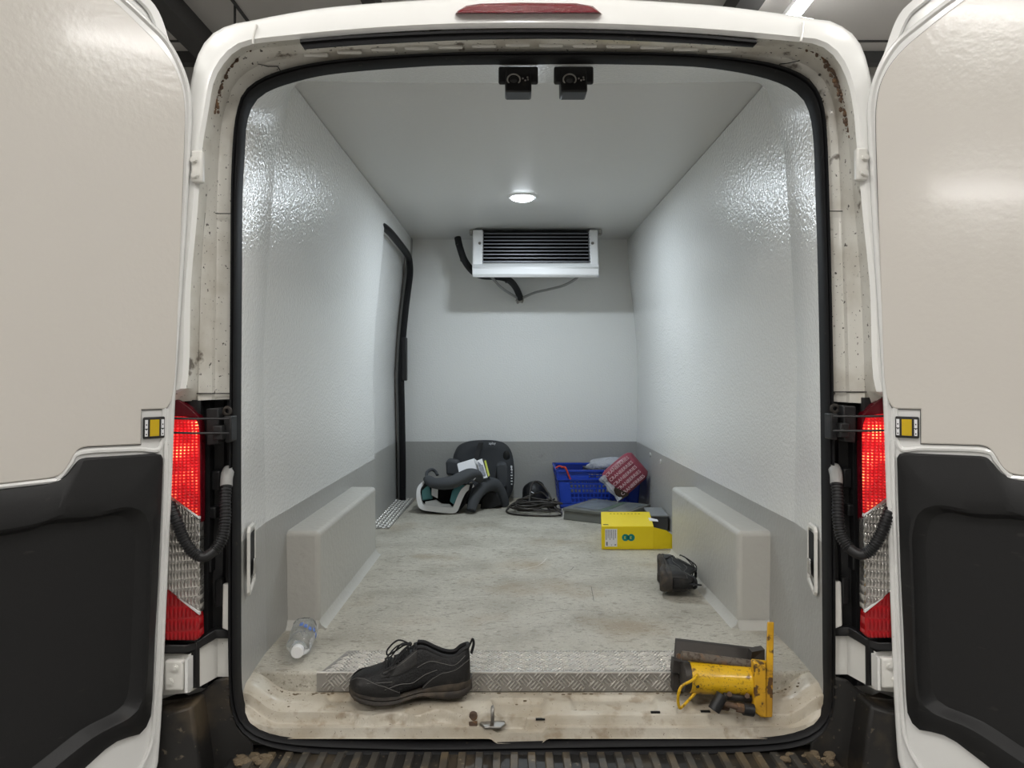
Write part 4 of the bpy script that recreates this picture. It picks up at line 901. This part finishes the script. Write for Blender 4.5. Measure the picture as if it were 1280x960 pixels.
    b.ball(G(*k0), .006, 8); b.build('lace', M['softblack'], t)
    b = MB(); b.tube(crom([G(.97 * L, 0, .118), G(1.0 * L, 0, .138), G(1.015 * L, 0, .146), G(1.022 * L, 0, .132), G(1.0 * L, 0, .108)], 5), .0055, 8, flat=.5); b.build('heel_loop', M['softblack'], t)
    return t
O1 = P(437, 893, 1.922); O1.z = CAM.z - .8505
A1 = Matrix.Rotation(math.radians(5), 3, 'Z') @ Matrix.Rotation(math.radians(-1.5), 3, 'Y')
shoe('work_shoe', O1, A1, 'black lace-up work shoe standing on the sill before the tread plate', .322)
# second shoe: lies on its side, sole to the left, heel to the door
X2 = V((-.16, -.987, 0)).normalized(); Z2 = V((.987, -.16, .0)).normalized(); Z2 = (Z2 - X2 * Z2.dot(X2)).normalized(); Y2 = Z2.cross(X2)
A2 = Matrix((X2, Y2, Z2)).transposed()
O2 = Q(.527, 2.945, FZ + .057)
shoe('work_shoe', O2, A2, 'black work shoe tipped on its side beside the right wheel box', .30)

# crumpled water bottle
t = thing('water_bottle', Q(-.645, 2.15, FZ), 'crumpled clear plastic water bottle lying before the left wheel box', 'bottle')
a = Q(-.652, 2.045, FZ + .036); c = Q(-.683, 2.235, FZ + .037); ax = (c - a).normalized(); Ln = (c - a).length
prof = [(.0, .0125), (.03, .0125), (.07, .014), (.12, .018), (.18, .029), (.26, .036), (.40, .038), (.55, .035), (.70, .038), (.85, .0385), (.95, .036), (1, .027)]
b = MB(); loops = []; sd_ = ax.cross(V((0, 0, 1))).normalized(); u_ = sd_.cross(ax)
for k in range(37):
    f = k / 36; r = interp(f, prof); cc = a + ax * Ln * f
    loops.append([cc + (sd_ * math.cos(w) + u_ * math.sin(w)) * r * (1 + (.22 if f > .2 else 0) * (noise.noise(V((f * 5, math.cos(w) * 1.3, math.sin(w) * 1.3))))) for w in [2 * math.pi * j / 20 for j in range(20)]])
b.loft(loops, True, True, True); b.build('bottle_body', M['pet'], t, sharp=60)
b = MB(); b.cyl(a - ax * .012, a + ax * .010, .0172, .0172, 24); b.build('cap', M['white'], t, bevel=.002)
b = MB()
for k in range(5):
    w0 = .1 + k * .35; f = .5 + .05 * math.sin(k * 2)
    loops = []
    for q_ in range(4):
        w = w0 + q_ * .08; loops.append([a + ax * Ln * (f + dz) + (sd_ * math.cos(w) + u_ * math.sin(w)) * .0405 for dz in (-.07, .07)])
    b.loft(loops, False)
o = b.build('label', M['bluelabel'], t); q = o.modifiers.new('solid', 'SOLIDIFY'); q.thickness = .0006

# yellow hydraulic ram on its bracket
t = thing('hydraulic_jack', Q(.50, 1.97, -.80), 'yellow hydraulic ram with rusty rod and dark steel bracket at the step edge', 'jack')
J = lambda px, py, d: P(px, py, d)
def rod(p0, p1, r, name, m, n=20, bev=.0015, r1=None, par=t):
    b = MB(); b.cyl(p0, p1, r, r1, n); return b.build(name, M[m], par, bevel=bev)
a, c = J(861, 846, 1.925), J(946, 851, 1.925)
cyl = rod(a, c, .0405, 'cylinder', 'yellow', 32, .003)
rod(J(853, 845.5, 1.925), J(862, 846, 1.925), .038, 'cylinder_gland', 'darksteel', 28)
rod(J(942, 850.8, 1.925), J(947, 851, 1.925), .0435, 'cylinder_collar', 'yellow', 32)
rod(J(852, 819, 1.925), J(942, 831, 1.925), .0115, 'rod', 'rodsteel', 16)
b = MB(); tz = .008   # dark channel behind the cylinder
p = [J(845, 800, 2.02), J(955, 813, 2.02), J(955, 838, 1.985), J(843, 828, 1.985)]
b.prism(p, (0, .012, .002)); b.build('bracket_plate', M['darksteel'], t, bevel=.0015)
b = MB(); b.prism([J(842, 825, 1.955), J(853, 828, 1.955), J(853, 842, 1.95), J(840.5, 841, 1.95)], (0, .03, 0)); b.prism([J(840.5, 842, 1.962), J(849, 842, 1.962), J(848.5, 866, 1.955), J(841, 864, 1.955)], (0, .03, 0)); b.build('bracket_end', M['darksteel'], t, bevel=.0015)
b = MB(); b.disc(J(848, 820, 1.945), (0, -1, .3), .0075, .008, 6); b.build('bracket_bolt', M['rust'], t)
b = MB(); b.prism([J(940, 815, 1.96), J(956, 812, 1.97), J(956, 828, 1.96), J(938, 826, 1.96)], (0, .03, 0)); b.build('bracket_shadow_block', M['darksteel'], t)  # dark block put in for the shaded triangle beside the flange
b = MB(); b.hexa([J(957, 897, 1.866), J(965.5, 897, 1.866), J(963, 861, 1.98), J(955.5, 861, 1.98), J(959, 778, 1.915), J(967.5, 778, 1.915), J(967, 777, 1.935), J(959, 777, 1.935)]); b.build('flange_plate', M['yellow2'], t, bevel=.002)
b = MB(); b.prism([J(942.5, 828, 1.885), J(958, 831, 1.885), J(959, 898, 1.862), J(952, 897, 1.862), J(942, 890, 1.866), J(943.5, 866, 1.875)], (0, .028, 0)); b.build('end_block', M['yellow2'], t, bevel=.004, seg=3)
rod(J(953, 857, 1.892), J(953, 857, 1.90), .0095, 'port', 'rust', 12)
rod(J(940, 829, 1.925), J(958, 831, 1.925), .011, 'clamp_lug', 'yellow', 12)
b = MB(); b.tube(crom([J(872, 843, 1.885), J(866, 850, 1.872), J(853, 857, 1.862), J(848.5, 866, 1.86), J(847.5, 876, 1.865), J(849, 884, 1.872), J(852, 884, 1.876), J(860, 876, 1.89), J(871, 864, 1.905)], 6), .0038, 10); b.build('carry_handle', M['yellow'], t)
rod(J(872, 858, 1.884), J(872, 858, 1.90), .005, 'blind_hole', 'deep', 10)
rod(J(892, 888, 1.862), J(903, 868, 1.872), .0155, 'hose_coupling', 'black', 18)
rod(J(929, 886, 1.862), J(942, 888, 1.862), .0155, 'dust_cap', 'black', 18)
rod(J(921, 884, 1.862), J(930, 886, 1.862), .0125, 'hex_nut', 'rust', 6)
rod(J(905, 879, 1.866), J(922, 884, 1.862), .0075, 'nipple', 'rust', 10)
rod(J(904, 870, 1.89), J(940, 874, 1.90), .009, 'valve_body', 'darksteel', 10)
for q in ((912, 868), (934, 870)): rod(J(*q, 1.878), J(*q, 1.89), .0075, 'valve_bolt', 'rust', 6)
rod(J(903, 882, 1.882), J(911, 884, 1.882), .011, 'hex_nut', 'rust', 6)

# yellow carton with an open flap
def P2(x, d, z): return Q(x, d, FZ + z)
t = thing('yellow_carton', P2(.48, 3.55, 0), 'yellow cardboard carton with a round teal logo and one open end', 'box')
x0, x1, h = .364, .606, .108; y0, y1 = 3.405, 3.775
b = MB(); b.hexa([P2(x0, y0, .001), P2(x1, y0, .001), P2(x1 + .050, y1, .001), P2(x0 + .042, y1, .001), P2(x0, y0, h), P2(x1, y0, h), P2(x1 + .050, y1, h), P2(x0 + .042, y1, h)]); b.build('carton_body', M['carton_yellow'], t, bevel=.0015)
b = MB(); p = [P2(x1 + .0, y0, .002), P2(x1 + .11, y0 + .012, .002), P2(x1 + .105, y0 + .012, .055), P2(x1 + .06, y0 + .006, .088), P2(x1, y0, h - .004)]; b.prism(p, (0, .002, 0)); b.build('end_flap', M['carton_yellow'], t)
b = MB(); p = [P2(x1 + .004, y0 + .12, h + .001), P2(x1 + .050, y0 + .14, h - .006), P2(x1 + .052, y0 + .18, h - .004), P2(x1 + .012, y0 + .20, h + .001)]; b.prism(p, (0, 0, .002)); b.build('top_flap', M['paper'], t)
b = MB(); b.prism([P2(x1 + .0025, y0 + .015, .01), P2(x1 + .048, y1 - .02, .01), P2(x1 + .048, y1 - .02, h - .008), P2(x1 + .0025, y0 + .015, h - .008)], (.0015, 0, 0)); b.build('open_end', M['brown'], t)
b = MB(); b.prism([P2(x0 + .016, y0 - .0006, .014), P2(x0 + .072, y0 - .0006, .014), P2(x0 + .072, y0 - .0006, .096), P2(x0 + .016, y0 - .0006, .096)], (0, .001, 0)); lb = b.build('address_label', M['paper'], t)
b = MB()
for k in range(6):
    xx = x0 + .020 + k * .0085; b.prism([P2(xx, y0 - .0012, .045 + (k % 2) * .008), P2(xx + .0028, y0 - .0012, .045 + (k % 2) * .008), P2(xx + .0028, y0 - .0012, .092), P2(xx, y0 - .0012, .092)], (0, .0004, 0))
for xx, zz, w_, h_ in ((.021, .018, .007, .018), (.060, .019, .007, .006), (.044, .020, .003, .004)): b.prism([P2(x0 + xx, y0 - .0012, zz), P2(x0 + xx + w_, y0 - .0012, zz), P2(x0 + xx + w_, y0 - .0012, zz + h_), P2(x0 + xx, y0 - .0012, zz + h_)], (0, .0004, 0))
b.build('label_print', M['papergrey'], lb)
b = MB(); cx_ = x0 + .124
for dx in (-.0135, .0135): b.disc(P2(cx_ + dx, y0 - .0002, .056), (0, -1, 0), .0165, .0012, 24)
lg = b.build('round_logo', M['tealink'], t)
for k, dx in enumerate((-.0145, .0125)): text('E', .016, frame(P2(cx_ + dx - .005, y0 - .0017, .0505), (1, 0, 0), (0, 0, 1)), M['carton_yellow'], 'logo_letter', lg)
b = MB(); b.prism([P2(x0 + .012, y0 + .03, h + .0004), P2(x0 + .036, y0 + .03, h + .0004), P2(x0 + .036, y0 + .045, h + .0004), P2(x0 + .012, y0 + .045, h + .0004)], (0, 0, .0006))
for k in range(9): b.prism([P2(x0 + .08 + k * .018, y1 - .06, h + .0004), P2(x0 + .088 + k * .018, y1 - .06, h + .0004), P2(x0 + .088 + k * .018, y1 - .054, h + .0004), P2(x0 + .08 + k * .018, y1 - .054, h + .0004)], (0, 0, .0006))
b.build('printed_line', M['ink'], t)
# dark case between carton and wall
t = thing('dark_case', P2(.72, 3.85, 0), 'dark grey plastic case beside the open end of the yellow carton', 'case')
b = MB(); b.hexa([P2(.668, 3.80, .001), P2(.758, 3.80, .001), P2(.758, 3.99, .001), P2(.668, 3.99, .001), P2(.668, 3.80, .074), P2(.758, 3.80, .074), P2(.758, 3.99, .082), P2(.668, 3.99, .082)]); b.build('case_body', M['darkgrey'], t, bevel=.004)
b = MB(); b.hexa([P2(.665, 3.797, .075), P2(.761, 3.797, .075), P2(.761, 3.993, .083), P2(.665, 3.993, .083), P2(.665, 3.797, .085), P2(.761, 3.797, .085), P2(.761, 3.993, .093), P2(.665, 3.993, .093)]); b.build('case_lid', M['midgrey'], t, bevel=.003)

# flat carton lying askew
t = thing('flat_carton', P2(.5, 4.25, 0), 'grey green flat carton lying askew behind the yellow carton', 'box')
o0 = V((.289 - .053, 4.125)); e1 = V((.839, -.545)); e2 = V((.545, .839))
fc = lambda s_, q_, z: P2(*(o0 + e1 * s_ + e2 * q_), z)
w_, l_ = .365, .375
b = MB(); b.hexa([fc(0, 0, .001), fc(w_, 0, .001), fc(w_, l_, .001), fc(0, l_, .001), fc(.004, .004, .058), fc(w_ - .004, .004, .058), fc(w_ - .004, l_ - .004, .058), fc(.004, l_ - .004, .058)]); b.build('carton_body', M['greycard'], t, bevel=.002)
b = MB(); b.hexa([fc(-.003, -.003, .050), fc(w_ + .003, -.003, .050), fc(w_ + .003, l_ + .003, .050), fc(-.003, l_ + .003, .050), fc(-.002, -.002, .066), fc(w_ + .002, -.002, .066), fc(w_ + .002, l_ + .002, .066), fc(-.002, l_ + .002, .066)]); ld_ = b.build('carton_lid', M['greycard'], t, bevel=.002)
b = MB(); b.prism([fc(.03, .05, .0665), fc(.20, .05, .0665), fc(.20, .34, .0665), fc(.03, .34, .0665)], (0, 0, .0008)); b.build('printed_panel', M['film'], ld_)
b = MB(); b.prism([fc(.205, .03, .0665), fc(.245, .03, .0665), fc(.228, .355, .0665), fc(.205, .355, .0665)], (0, 0, .0008)); b.build('green_stripe', M['greengrey'], ld_)
b = MB(); b.prism([fc(.25, .05, .0665), fc(.35, .05, .0665), fc(.35, .34, .0665), fc(.235, .34, .0665)], (0, 0, .0008)); b.build('printed_panel', M['film'], ld_)

# blue crate
t = thing('blue_crate', P2(.5, 4.62, 0), 'blue ventilated plastic crate in the far right corner', 'crate')
xa, xb, ya, yb, ht = .222, .735, 4.455, 4.835, .238
tp_ = .020
def cr(x, y, z): f = 1 - z / ht; return P2(x + (tp_ if x < .5 else -tp_) * f, y + (.012 if y < 4.6 else -.012) * f, z)
b = MB()
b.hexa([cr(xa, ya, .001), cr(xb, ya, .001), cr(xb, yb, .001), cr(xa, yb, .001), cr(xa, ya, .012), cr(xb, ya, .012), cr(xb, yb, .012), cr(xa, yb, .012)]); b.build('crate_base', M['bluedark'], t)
def wallf(f0, f1, z0, z1, face, th=.006, out=0.0):
    """piece of a crate wall; face front/back runs along x, left/right along y"""
    if face in ('front', 'back'):
        y = ya if face == 'front' else yb; n = V((0, 1 if face == 'front' else -1, 0)); p = [cr(lerp(xa, xb, f), y, z) for f, z in ((f0, z0), (f1, z0), (f1, z1), (f0, z1))]
    else:
        x = xa if face == 'left' else xb; n = V((1 if face == 'left' else -1, 0, 0)); p = [cr(x, lerp(ya, yb, f), z) for f, z in ((f0, z0), (f1, z0), (f1, z1), (f0, z1))]
    p = [q_ - n * out for q_ in p]
    b.prism(p, n * (th + out))
for face in ('front', 'back', 'left', 'right'):
    b = MB(); wallf(0, 1, .002, .035, face); wallf(0, 1, .165, .180, face); wallf(0, .13, .03, .17, face); wallf(.87, 1, .03, .17, face)
    if face in ('front', 'back'):
        wallf(0, .37, .18, ht, face); wallf(.63, 1, .18, ht, face); wallf(.36, .64, .18, .190, face); wallf(.36, .64, .218, ht, face)
    else: wallf(0, 1, .18, ht, face)
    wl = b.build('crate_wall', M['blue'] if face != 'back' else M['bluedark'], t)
    b = MB()
    for k in range(17):
        f = .13 + .74 * k / 16; wallf(f, f + .012, .03, .17, face, .004)
    for k in range(5): wallf(.13, .88, .035 + k * .029, .042 + k * .029, face, .004, .0006)
    b.build('lattice', M['blue'], wl)
    b = MB(); wallf(-.012, 1.012, ht - .010, ht, face, .008, .010); wallf(-.01, 1.01, .176, .184, face, .006, .006)
    if face != 'back':
        for f in (.0, .14, .86, .985): wallf(f, f + .015, .18, ht, face, .006, .006)
    b.build('rim', M['blue'], wl)
b = MB(); b.tube(crom([cr(xa + .03, ya + .02, ht + .012), cr(xa + .05, ya - .014, ht + .016), cr(xa + .066, ya - .016, ht - .03), cr(xa + .075, ya - .014, ht - .055)], 5), .0055, 7); b.tube(crom([cr(xa + .05, ya - .014, ht + .012), cr(xa + .02, ya + .06, ht + .016), cr(xa - .004, ya + .06, ht + .004)], 5), .005, 7)
tag(b.build('red_cord', M['red']), 'short red cord tied over the corner of the blue crate', 'cord')
def blob(c, sx, sy, sz, seed, name, m, amp=.35, sub=3, par=None, rot=None):
    bm = bmesh.new(); bmesh.ops.create_icosphere(bm, subdivisions=sub, radius=1)
    for v in bm.verts:
        n_ = noise.noise(v.co * 1.6 + V((seed, seed, 0))) * amp + abs(noise.noise(v.co * 4 + V((seed, 0, 0)))) * amp * .6
        q_ = v.co * (1 + n_); q_ = V((q_.x * sx, q_.y * sy, q_.z * sz)); v.co = V(c) + ((rot @ q_) if rot else q_)
    b = MB(); b.bm.free(); b.bm = bm; return b.build(name, M[m], par, sharp=70)
o = blob(P(762, 581, 4.60), .135, .07, .042, 4, 'plastic_bag', 'film_clear'); tag(o, 'crumpled clear plastic bag lying on top of the blue crate', 'plastic bag')

# red printed fruit bag leaning on the crate
cb = V(P(781, 593.5, 4.37)); uu = V((.77, .10, .63)).normalized(); vv = V((.60, -.16, -.78)); vv = (vv - uu * vv.dot(uu)).normalized(); nn = uu.cross(vv).normalized()
if nn.y > 0: nn = -nn
t = thing('fruit_bag', cb - V((0, 0, .13)), 'red printed cranberry bag tilted against the blue crate', 'bag')
b = MB(); loops = []
hu, hv, hn = .118, .098, .045
for k in range(13):
    f = k / 12 * 2 - 1; sc = (1 - abs(f) ** 6 * .25); thk = hn * (1 - abs(f) ** 4 * .8)
    loop = []
    for j in range(24):
        w = 2 * math.pi * j / 24; cw, sw = math.cos(w), math.sin(w)
        sq = lambda q_, e: math.copysign(abs(q_) ** e, q_)
        pnt = cb + uu * hu * f + vv * hv * sc * sq(cw, .45) + nn * thk * sq(sw, .6)
        pnt += nn * .006 * noise.noise(pnt * 22)
        loop.append(pnt)
    loops.append(loop)
b.loft(loops, True, True, True); b.build('bag_film', M['redbag'], t, sharp=60)
for k in range(5):
    text('CRANBERRIES', .0285, frame(cb - uu * .098 + vv * (-.058 + k * .035) + nn * (hn + .003), uu, -vv), M['redink'], 'lettering', t, .0006, sx=1.0)
b = MB(); b.prism([cb - uu * .123 + vv * .095 + nn * .030, cb - uu * .060 + vv * .100 + nn * .047, cb - uu * .098 + vv * .015 + nn * .047, cb - uu * .124 + vv * .03 + nn * .03], nn * .004); b.build('open_flap', M['brown'], t)
b = MB(); p = [cb - uu * .118 + vv * f for f in (-.08, -.03, .03, .09)]; b.tube(crom([q_ + nn * .02 for q_ in p], 5), lambda s_: .020 + .005 * math.sin(s_ * 14), 8); b.build('clear_wrap', M['film_clear'], t)

# black domed pouch and the coiled cable in front of it
t = thing('black_pouch', P2(.09, 4.70, 0), 'black domed fabric pouch with a small white mark behind the coiled cable', 'pouch')
b = MB(); c = Q(.092, 4.68, FZ + .002); loops = []
for k in range(10):
    a_ = math.pi / 2 * k / 9; loops.append([c + V((math.cos(w) * .086 * math.cos(a_) ** .6 * (1 + .06 * math.sin(3 * w + k)), math.sin(w) * .085 * math.cos(a_) ** .6, math.sin(a_) * .132 * (1 + .05 * math.sin(2 * w)))) for w in [2 * math.pi * j / 24 for j in range(24)]])
b.loft(loops, True, True, True); b.build('pouch_body', M['pouch'], t, sharp=60)
b = MB(); b.tube(crom([Q(.060, 4.606, FZ + .083), Q(.075, 4.600, FZ + .078), Q(.088, 4.598, FZ + .070)], 4), .0035, 6); b.build('white_mark', M['paper'], t)
b = MB(); b.tube(crom([Q(.092 + math.cos(w) * .090, 4.68 + math.sin(w) * .09, FZ + .020) for w in [2 * math.pi * j / 20 for j in range(20)]], 2, True), .006, 6, closed=True); b.build('pouch_hem', M['softblack'], t)
rs = random.Random(11); pts = []
pts.append(V((.17, 4.52, .05)))
for k in range(62):
    w = -k * .62 + .5; f = k / 62
    rx = .115 + .035 * math.sin(k * 1.7) + .012 * rs.uniform(-1, 1); ry = .075 + .025 * math.cos(k * 1.1)
    cx_, cy_ = .085 + .03 * math.sin(f * 9), 4.365 + .03 * math.cos(f * 7)
    pts.append(V((cx_ + rx * math.cos(w), cy_ + ry * math.sin(w), .008 + .045 * f + .018 * abs(math.sin(k * 2.3)) * f)))
b = MB(); b.tube(crom([P2(p.x, p.y, p.z) for p in pts], 5), .0058, 7)
lp_ = [(.0, 4.62, .03), (-.05, 4.55, .014), (-.075, 4.45, .007), (-.085, 4.34, .007), (-.05, 4.26, .007), (.05, 4.215, .007), (.15, 4.20, .007), (.215, 4.20, .009), (.235, 4.25, .012), (.20, 4.31, .03)]
b.tube(crom([P2(*p) for p in lp_], 6), .0058, 7)
b.tube(crom([P2(*p) for p in ((.05, 4.36, .05), (.06, 4.42, .13), (.085, 4.47, .165), (.12, 4.48, .150), (.16, 4.46, .11), (.19, 4.40, .06), (.22, 4.36, .012))], 6), .0058, 7)
b.tube(crom([P2(*p) for p in ((-.03, 4.42, .01), (.0, 4.48, .05), (.06, 4.5, .075), (.13, 4.52, .09), (.17, 4.50, .055), (.19, 4.43, .012))], 6), .0058, 7)
tag(b.build('coiled_cable', M['darksteel'], sharp=60), 'loosely coiled black cable on the floor between child seat and crate', 'cable')

# child car seat against the bulkhead
t = thing('child_seat', Q(-.35, 4.5, FZ), 'charcoal child car seat with white and teal base below the bulkhead', 'car seat')
oc = [(565.6, 584), (566, 574), (568.5, 565), (574, 556.5), (586, 551.5), (602, 550), (620, 550.7), (632, 555), (639, 564), (642, 577), (643, 594), (641.5, 610), (637, 621), (631, 627), (610, 631), (580, 630), (568, 620), (565, 602)]
cx_, cy_ = 604, 595
OC = [(p.x, p.y) for p in crom([(x, y, 0) for x, y in oc], 4, True)]
def so(f, d): return [P(lerp(cx_, x, f), lerp(cy_, y, f), d + .06 * (cy_ - y) / 45) for x, y in OC]
b = MB(); b.loft([so(.96, 4.79), so(1, 4.76), so(1, 4.71), so(.97, 4.685), so(.88, 4.665), so(.70, 4.655), so(.4, 4.65)], True, True, True); sb = b.build('back_shell', M['charcoal'], t, sharp=60)
b = MB(); b.tube(crom([P(x, y, 4.70 + .06 * (cy_ - y) / 45) for x, y in [(568, 577), (585, 573), (600, 571), (615, 573), (630, 579)]], 5), .005, 6); b.build('seam', M['softblack'], sb)
b = MB(); L0 = [P(601.5, 553, 4.700), P(598, 562, 4.690), P(595.5, 572, 4.668), P(593, 585, 4.645)]
b.loft([[q_ + V((-.016, 0, 0)), q_ + V((.016, 0, 0)), q_ + V((.016, .01, 0)), q_ + V((-.016, .01, 0))] for q_ in crom(L0, 4)], True, True, True); b.build('centre_strap', M['softblack'], sb)
b = MB(); c = P(633, 569.5, 4.70); b.ball(c, .03, 16, .75, .35, 1.15); b.build('belt_slot', M['deep'], sb)
text('aplay', .022, frame(P(611, 555.5, 4.692), (1, 0, 0), (0, .1, 1)), M['paper'], 'lettering', sb, .0008)
b = MB(); c0 = [P(638.2, 582, 4.685), P(640.2, 582, 4.69), P(640.4, 606, 4.665), P(638, 607, 4.66)]; b.prism(c0, (0, .004, 0)); 
for k in range(7): b.box(P(639.6, 583.5 + k * 3.6, 4.672 - k * .003), (.009 + .004 * (k % 2), .004, .007))
b.build('side_label', M['paper'], sb)
for pts, nm in (([(557, 577), (561, 575), (572, 577), (575, 582), (574, 594), (558, 594)], 'side_wing'), ([(620, 582), (624, 579), (632, 580), (634, 586), (634, 608), (628, 613), (622, 608)], 'side_wing')):
    b = MB(); b.prism([P(x, y, 4.56) for x, y in pts], (0, .12, 0)); b.build(nm, M['charcoal2'], t, bevel=.02, seg=4)
arch = crom([P(589, 638, 4.30), P(592, 626, 4.33), P(598, 615, 4.37), (P(607, 607, 4.42)), P(617, 606, 4.47), P(624, 613, 4.50), P(629, 624, 4.52), P(631, 632, 4.53)], 5)
b = MB(); b.tube(arch, lambda f: .036 - .014 * abs(f - .45) * 2 + .004, 14, flat=1.15); b.build('armrest', M['charcoal2'], t)
b = MB(); b.prism([P(600, 640, 4.46), P(602, 622, 4.46), P(611, 612, 4.46), P(622, 616, 4.46), P(628, 632, 4.46)], (0, .16, 0)); b.build('seat_underside', M['softblack'], t, bevel=.01)
# base lying on its back: black body, white rim, teal cheeks
body = [(524, 612), (533, 601), (570, 603), (592, 604), (588, 616), (582, 630), (572, 641), (545, 642), (526, 637), (521.5, 625)]
b = MB(); b.loft([[P(x, y, 4.52 if y < 620 else 4.50) for x, y in body], [P(x, y, 4.33) for x, y in body], [P(lerp(555, x, .93), lerp(622, y, .93), 4.31) for x, y in body]], True, True, False)
b.loft([[P(lerp(555, x, .93), lerp(622, y, .93), 4.31) for x, y in body], [P(lerp(555, x, .80), lerp(620, y, .78), 4.36) for x, y in body], [P(lerp(555, x, .5), lerp(620, y, .6), 4.44) for x, y in body]], True, False, True)
b.build('base_shell', M['softblack'], t, sharp=50)
wp = crom([P(531, 602.5, 4.34), P(524.5, 609, 4.32), (P(523, 618, 4.305)), P(524.5, 628, 4.30), P(528, 633.5, 4.295), P(538, 635.5, 4.29), P(556, 637.5, 4.285), P(567.5, 637.5, 4.285), P(571, 632, 4.295), P(575.5, 621, 4.31), P(581, 612, 4.325), P(591, 605.5, 4.34)], 5)
b = MB(); n_w = len(wp); loops = []
for i, p_ in enumerate(wp):     # flat white band, widest along the bottom
    tg = (wp[min(n_w - 1, i + 1)] - wp[max(0, i - 1)]).normalized(); nr = tg.cross(V((0, 1, 0))).normalized(); hwid = .010 + .007 * math.sin(math.pi * i / (n_w - 1)) ** 2 + .006 * smooth(i / n_w * 2 - .9)
    loops.append([p_ + nr * hwid + V((0, -.006, 0)), p_ - nr * hwid + V((0, -.006, 0)), p_ - nr * hwid + V((0, .03, 0)), p_ + nr * hwid + V((0, .03, 0))])
b.loft(loops, True, True, True); b.build('base_rim', M['white'], t, bevel=.003)
b = MB(); b.prism([P(526, 610, 4.325), P(532, 603, 4.335), P(537, 607, 4.36), P(541, 624, 4.37), P(528, 626, 4.33)], (0, .02, 0)); b.build('base_cheek', M['teal'], t, bevel=.006)
b = MB(); b.prism([P(562, 627, 4.34), P(565, 614, 4.35), P(572, 606, 4.35), P(583, 604.5, 4.345), P(577, 612, 4.32), P(571, 622, 4.31), P(567, 631, 4.31)], (0, .02, 0)); b.build('base_cheek', M['teal'], t, bevel=.006)
b = MB(); b.prism([P(531, 627.5, 4.30), P(545, 625, 4.33), P(552, 630, 4.32), P(562, 630.5, 4.31), P(566, 635, 4.30), P(532, 633, 4.295)], (0, .02, 0)); b.build('base_tray', M['white'], t, bevel=.004)
b = MB(); b.prism([P(539.5, 607, 4.345), P(547.5, 608, 4.345), P(547, 623, 4.335), P(539.5, 619, 4.335)], (0, .004, 0)); b.build('instruction_label', M['paper'], t)
b = MB(); cu_ = crom([P(534, 597, 4.36), P(541, 603, 4.30), P(553, 604.5, 4.27), P(566, 602.5, 4.26), P(577, 597.5, 4.27), P(587, 592.5, 4.29), P(595, 594, 4.33), P(600, 602, 4.36)], 6)
b.tube(cu_, lambda f: .020 + .040 * math.sin(math.pi * min(1, f * 1.02)) ** .6, 20, flat=.62); b.build('impact_cushion', M['charcoal2'], t)
b = MB(); b.tube(crom([P(534, 598, 4.38), P(533.5, 591, 4.42), P(539, 587, 4.45), P(544, 589, 4.47), P(547, 594, 4.46)], 5), .010, 10); b.build('cushion_end', M['charcoal2'], t)
b = MB(); b.tube([P(592, 600, 4.275), P(594.5, 597, 4.285)], .0035, 6); b.build('fabric_tag', M['paper'], t)

# things tucked into the seat
ob = thing('white_leaflet', P(585, 600, 4.5), 'thick white folded leaflet tucked behind the child seat cushion', 'leaflet')
b = MB(); b.prism([P(571.5, 580.5, 4.43), P(592.5, 574, 4.45), P(597, 592, 4.40), P(575, 597, 4.39)], (.002, .02, .004)); b.build('cover', M['paper'], ob, bevel=.001)
b = MB(); b.prism([P(593, 574.4, 4.452), P(596, 577, 4.46), P(601, 593, 4.42), P(598.3, 592, 4.40)], (.004, .02, .0)); b.build('page_edge', M['white'], ob)
ob = thing('picture_booklet', P(604, 600, 4.5), 'booklet with a blurred picture cover between white leaflet and yellow book', 'booklet')
b = MB(); b.prism([P(596, 576, 4.42), P(602.5, 573.5, 4.43), P(609.5, 597, 4.37), P(602, 598.5, 4.365)], (0, .012, 0)); b.build('cover', M['paper'], ob, bevel=.001)
b = MB(); b.prism([P(597, 577.5, 4.416), P(602, 575.8, 4.426), P(607.5, 594, 4.372), P(602.3, 596, 4.365)], (0, .004, 0)); b.build('cover_picture', M['papergrey'], ob)
ob = thing('yellow_book', P(610, 600, 4.5), 'thin black and yellow book at the right of the child seat papers', 'book')
b = MB(); b.prism([P(602.8, 573.7, 4.44), P(606.8, 574.5, 4.46), P(613.5, 596.5, 4.40), P(610.8, 598, 4.385)], (0, .012, 0)); b.build('cover', M['ink'], ob, bevel=.001)
b = MB(); b.prism([P(604.6, 576, 4.443), P(607.4, 575.5, 4.452), P(612.2, 594, 4.395), P(610.3, 596, 4.388)], (0, .004, 0)); b.build('spine_band', mat('lime_print', (.46, .50, .05), .5), ob)
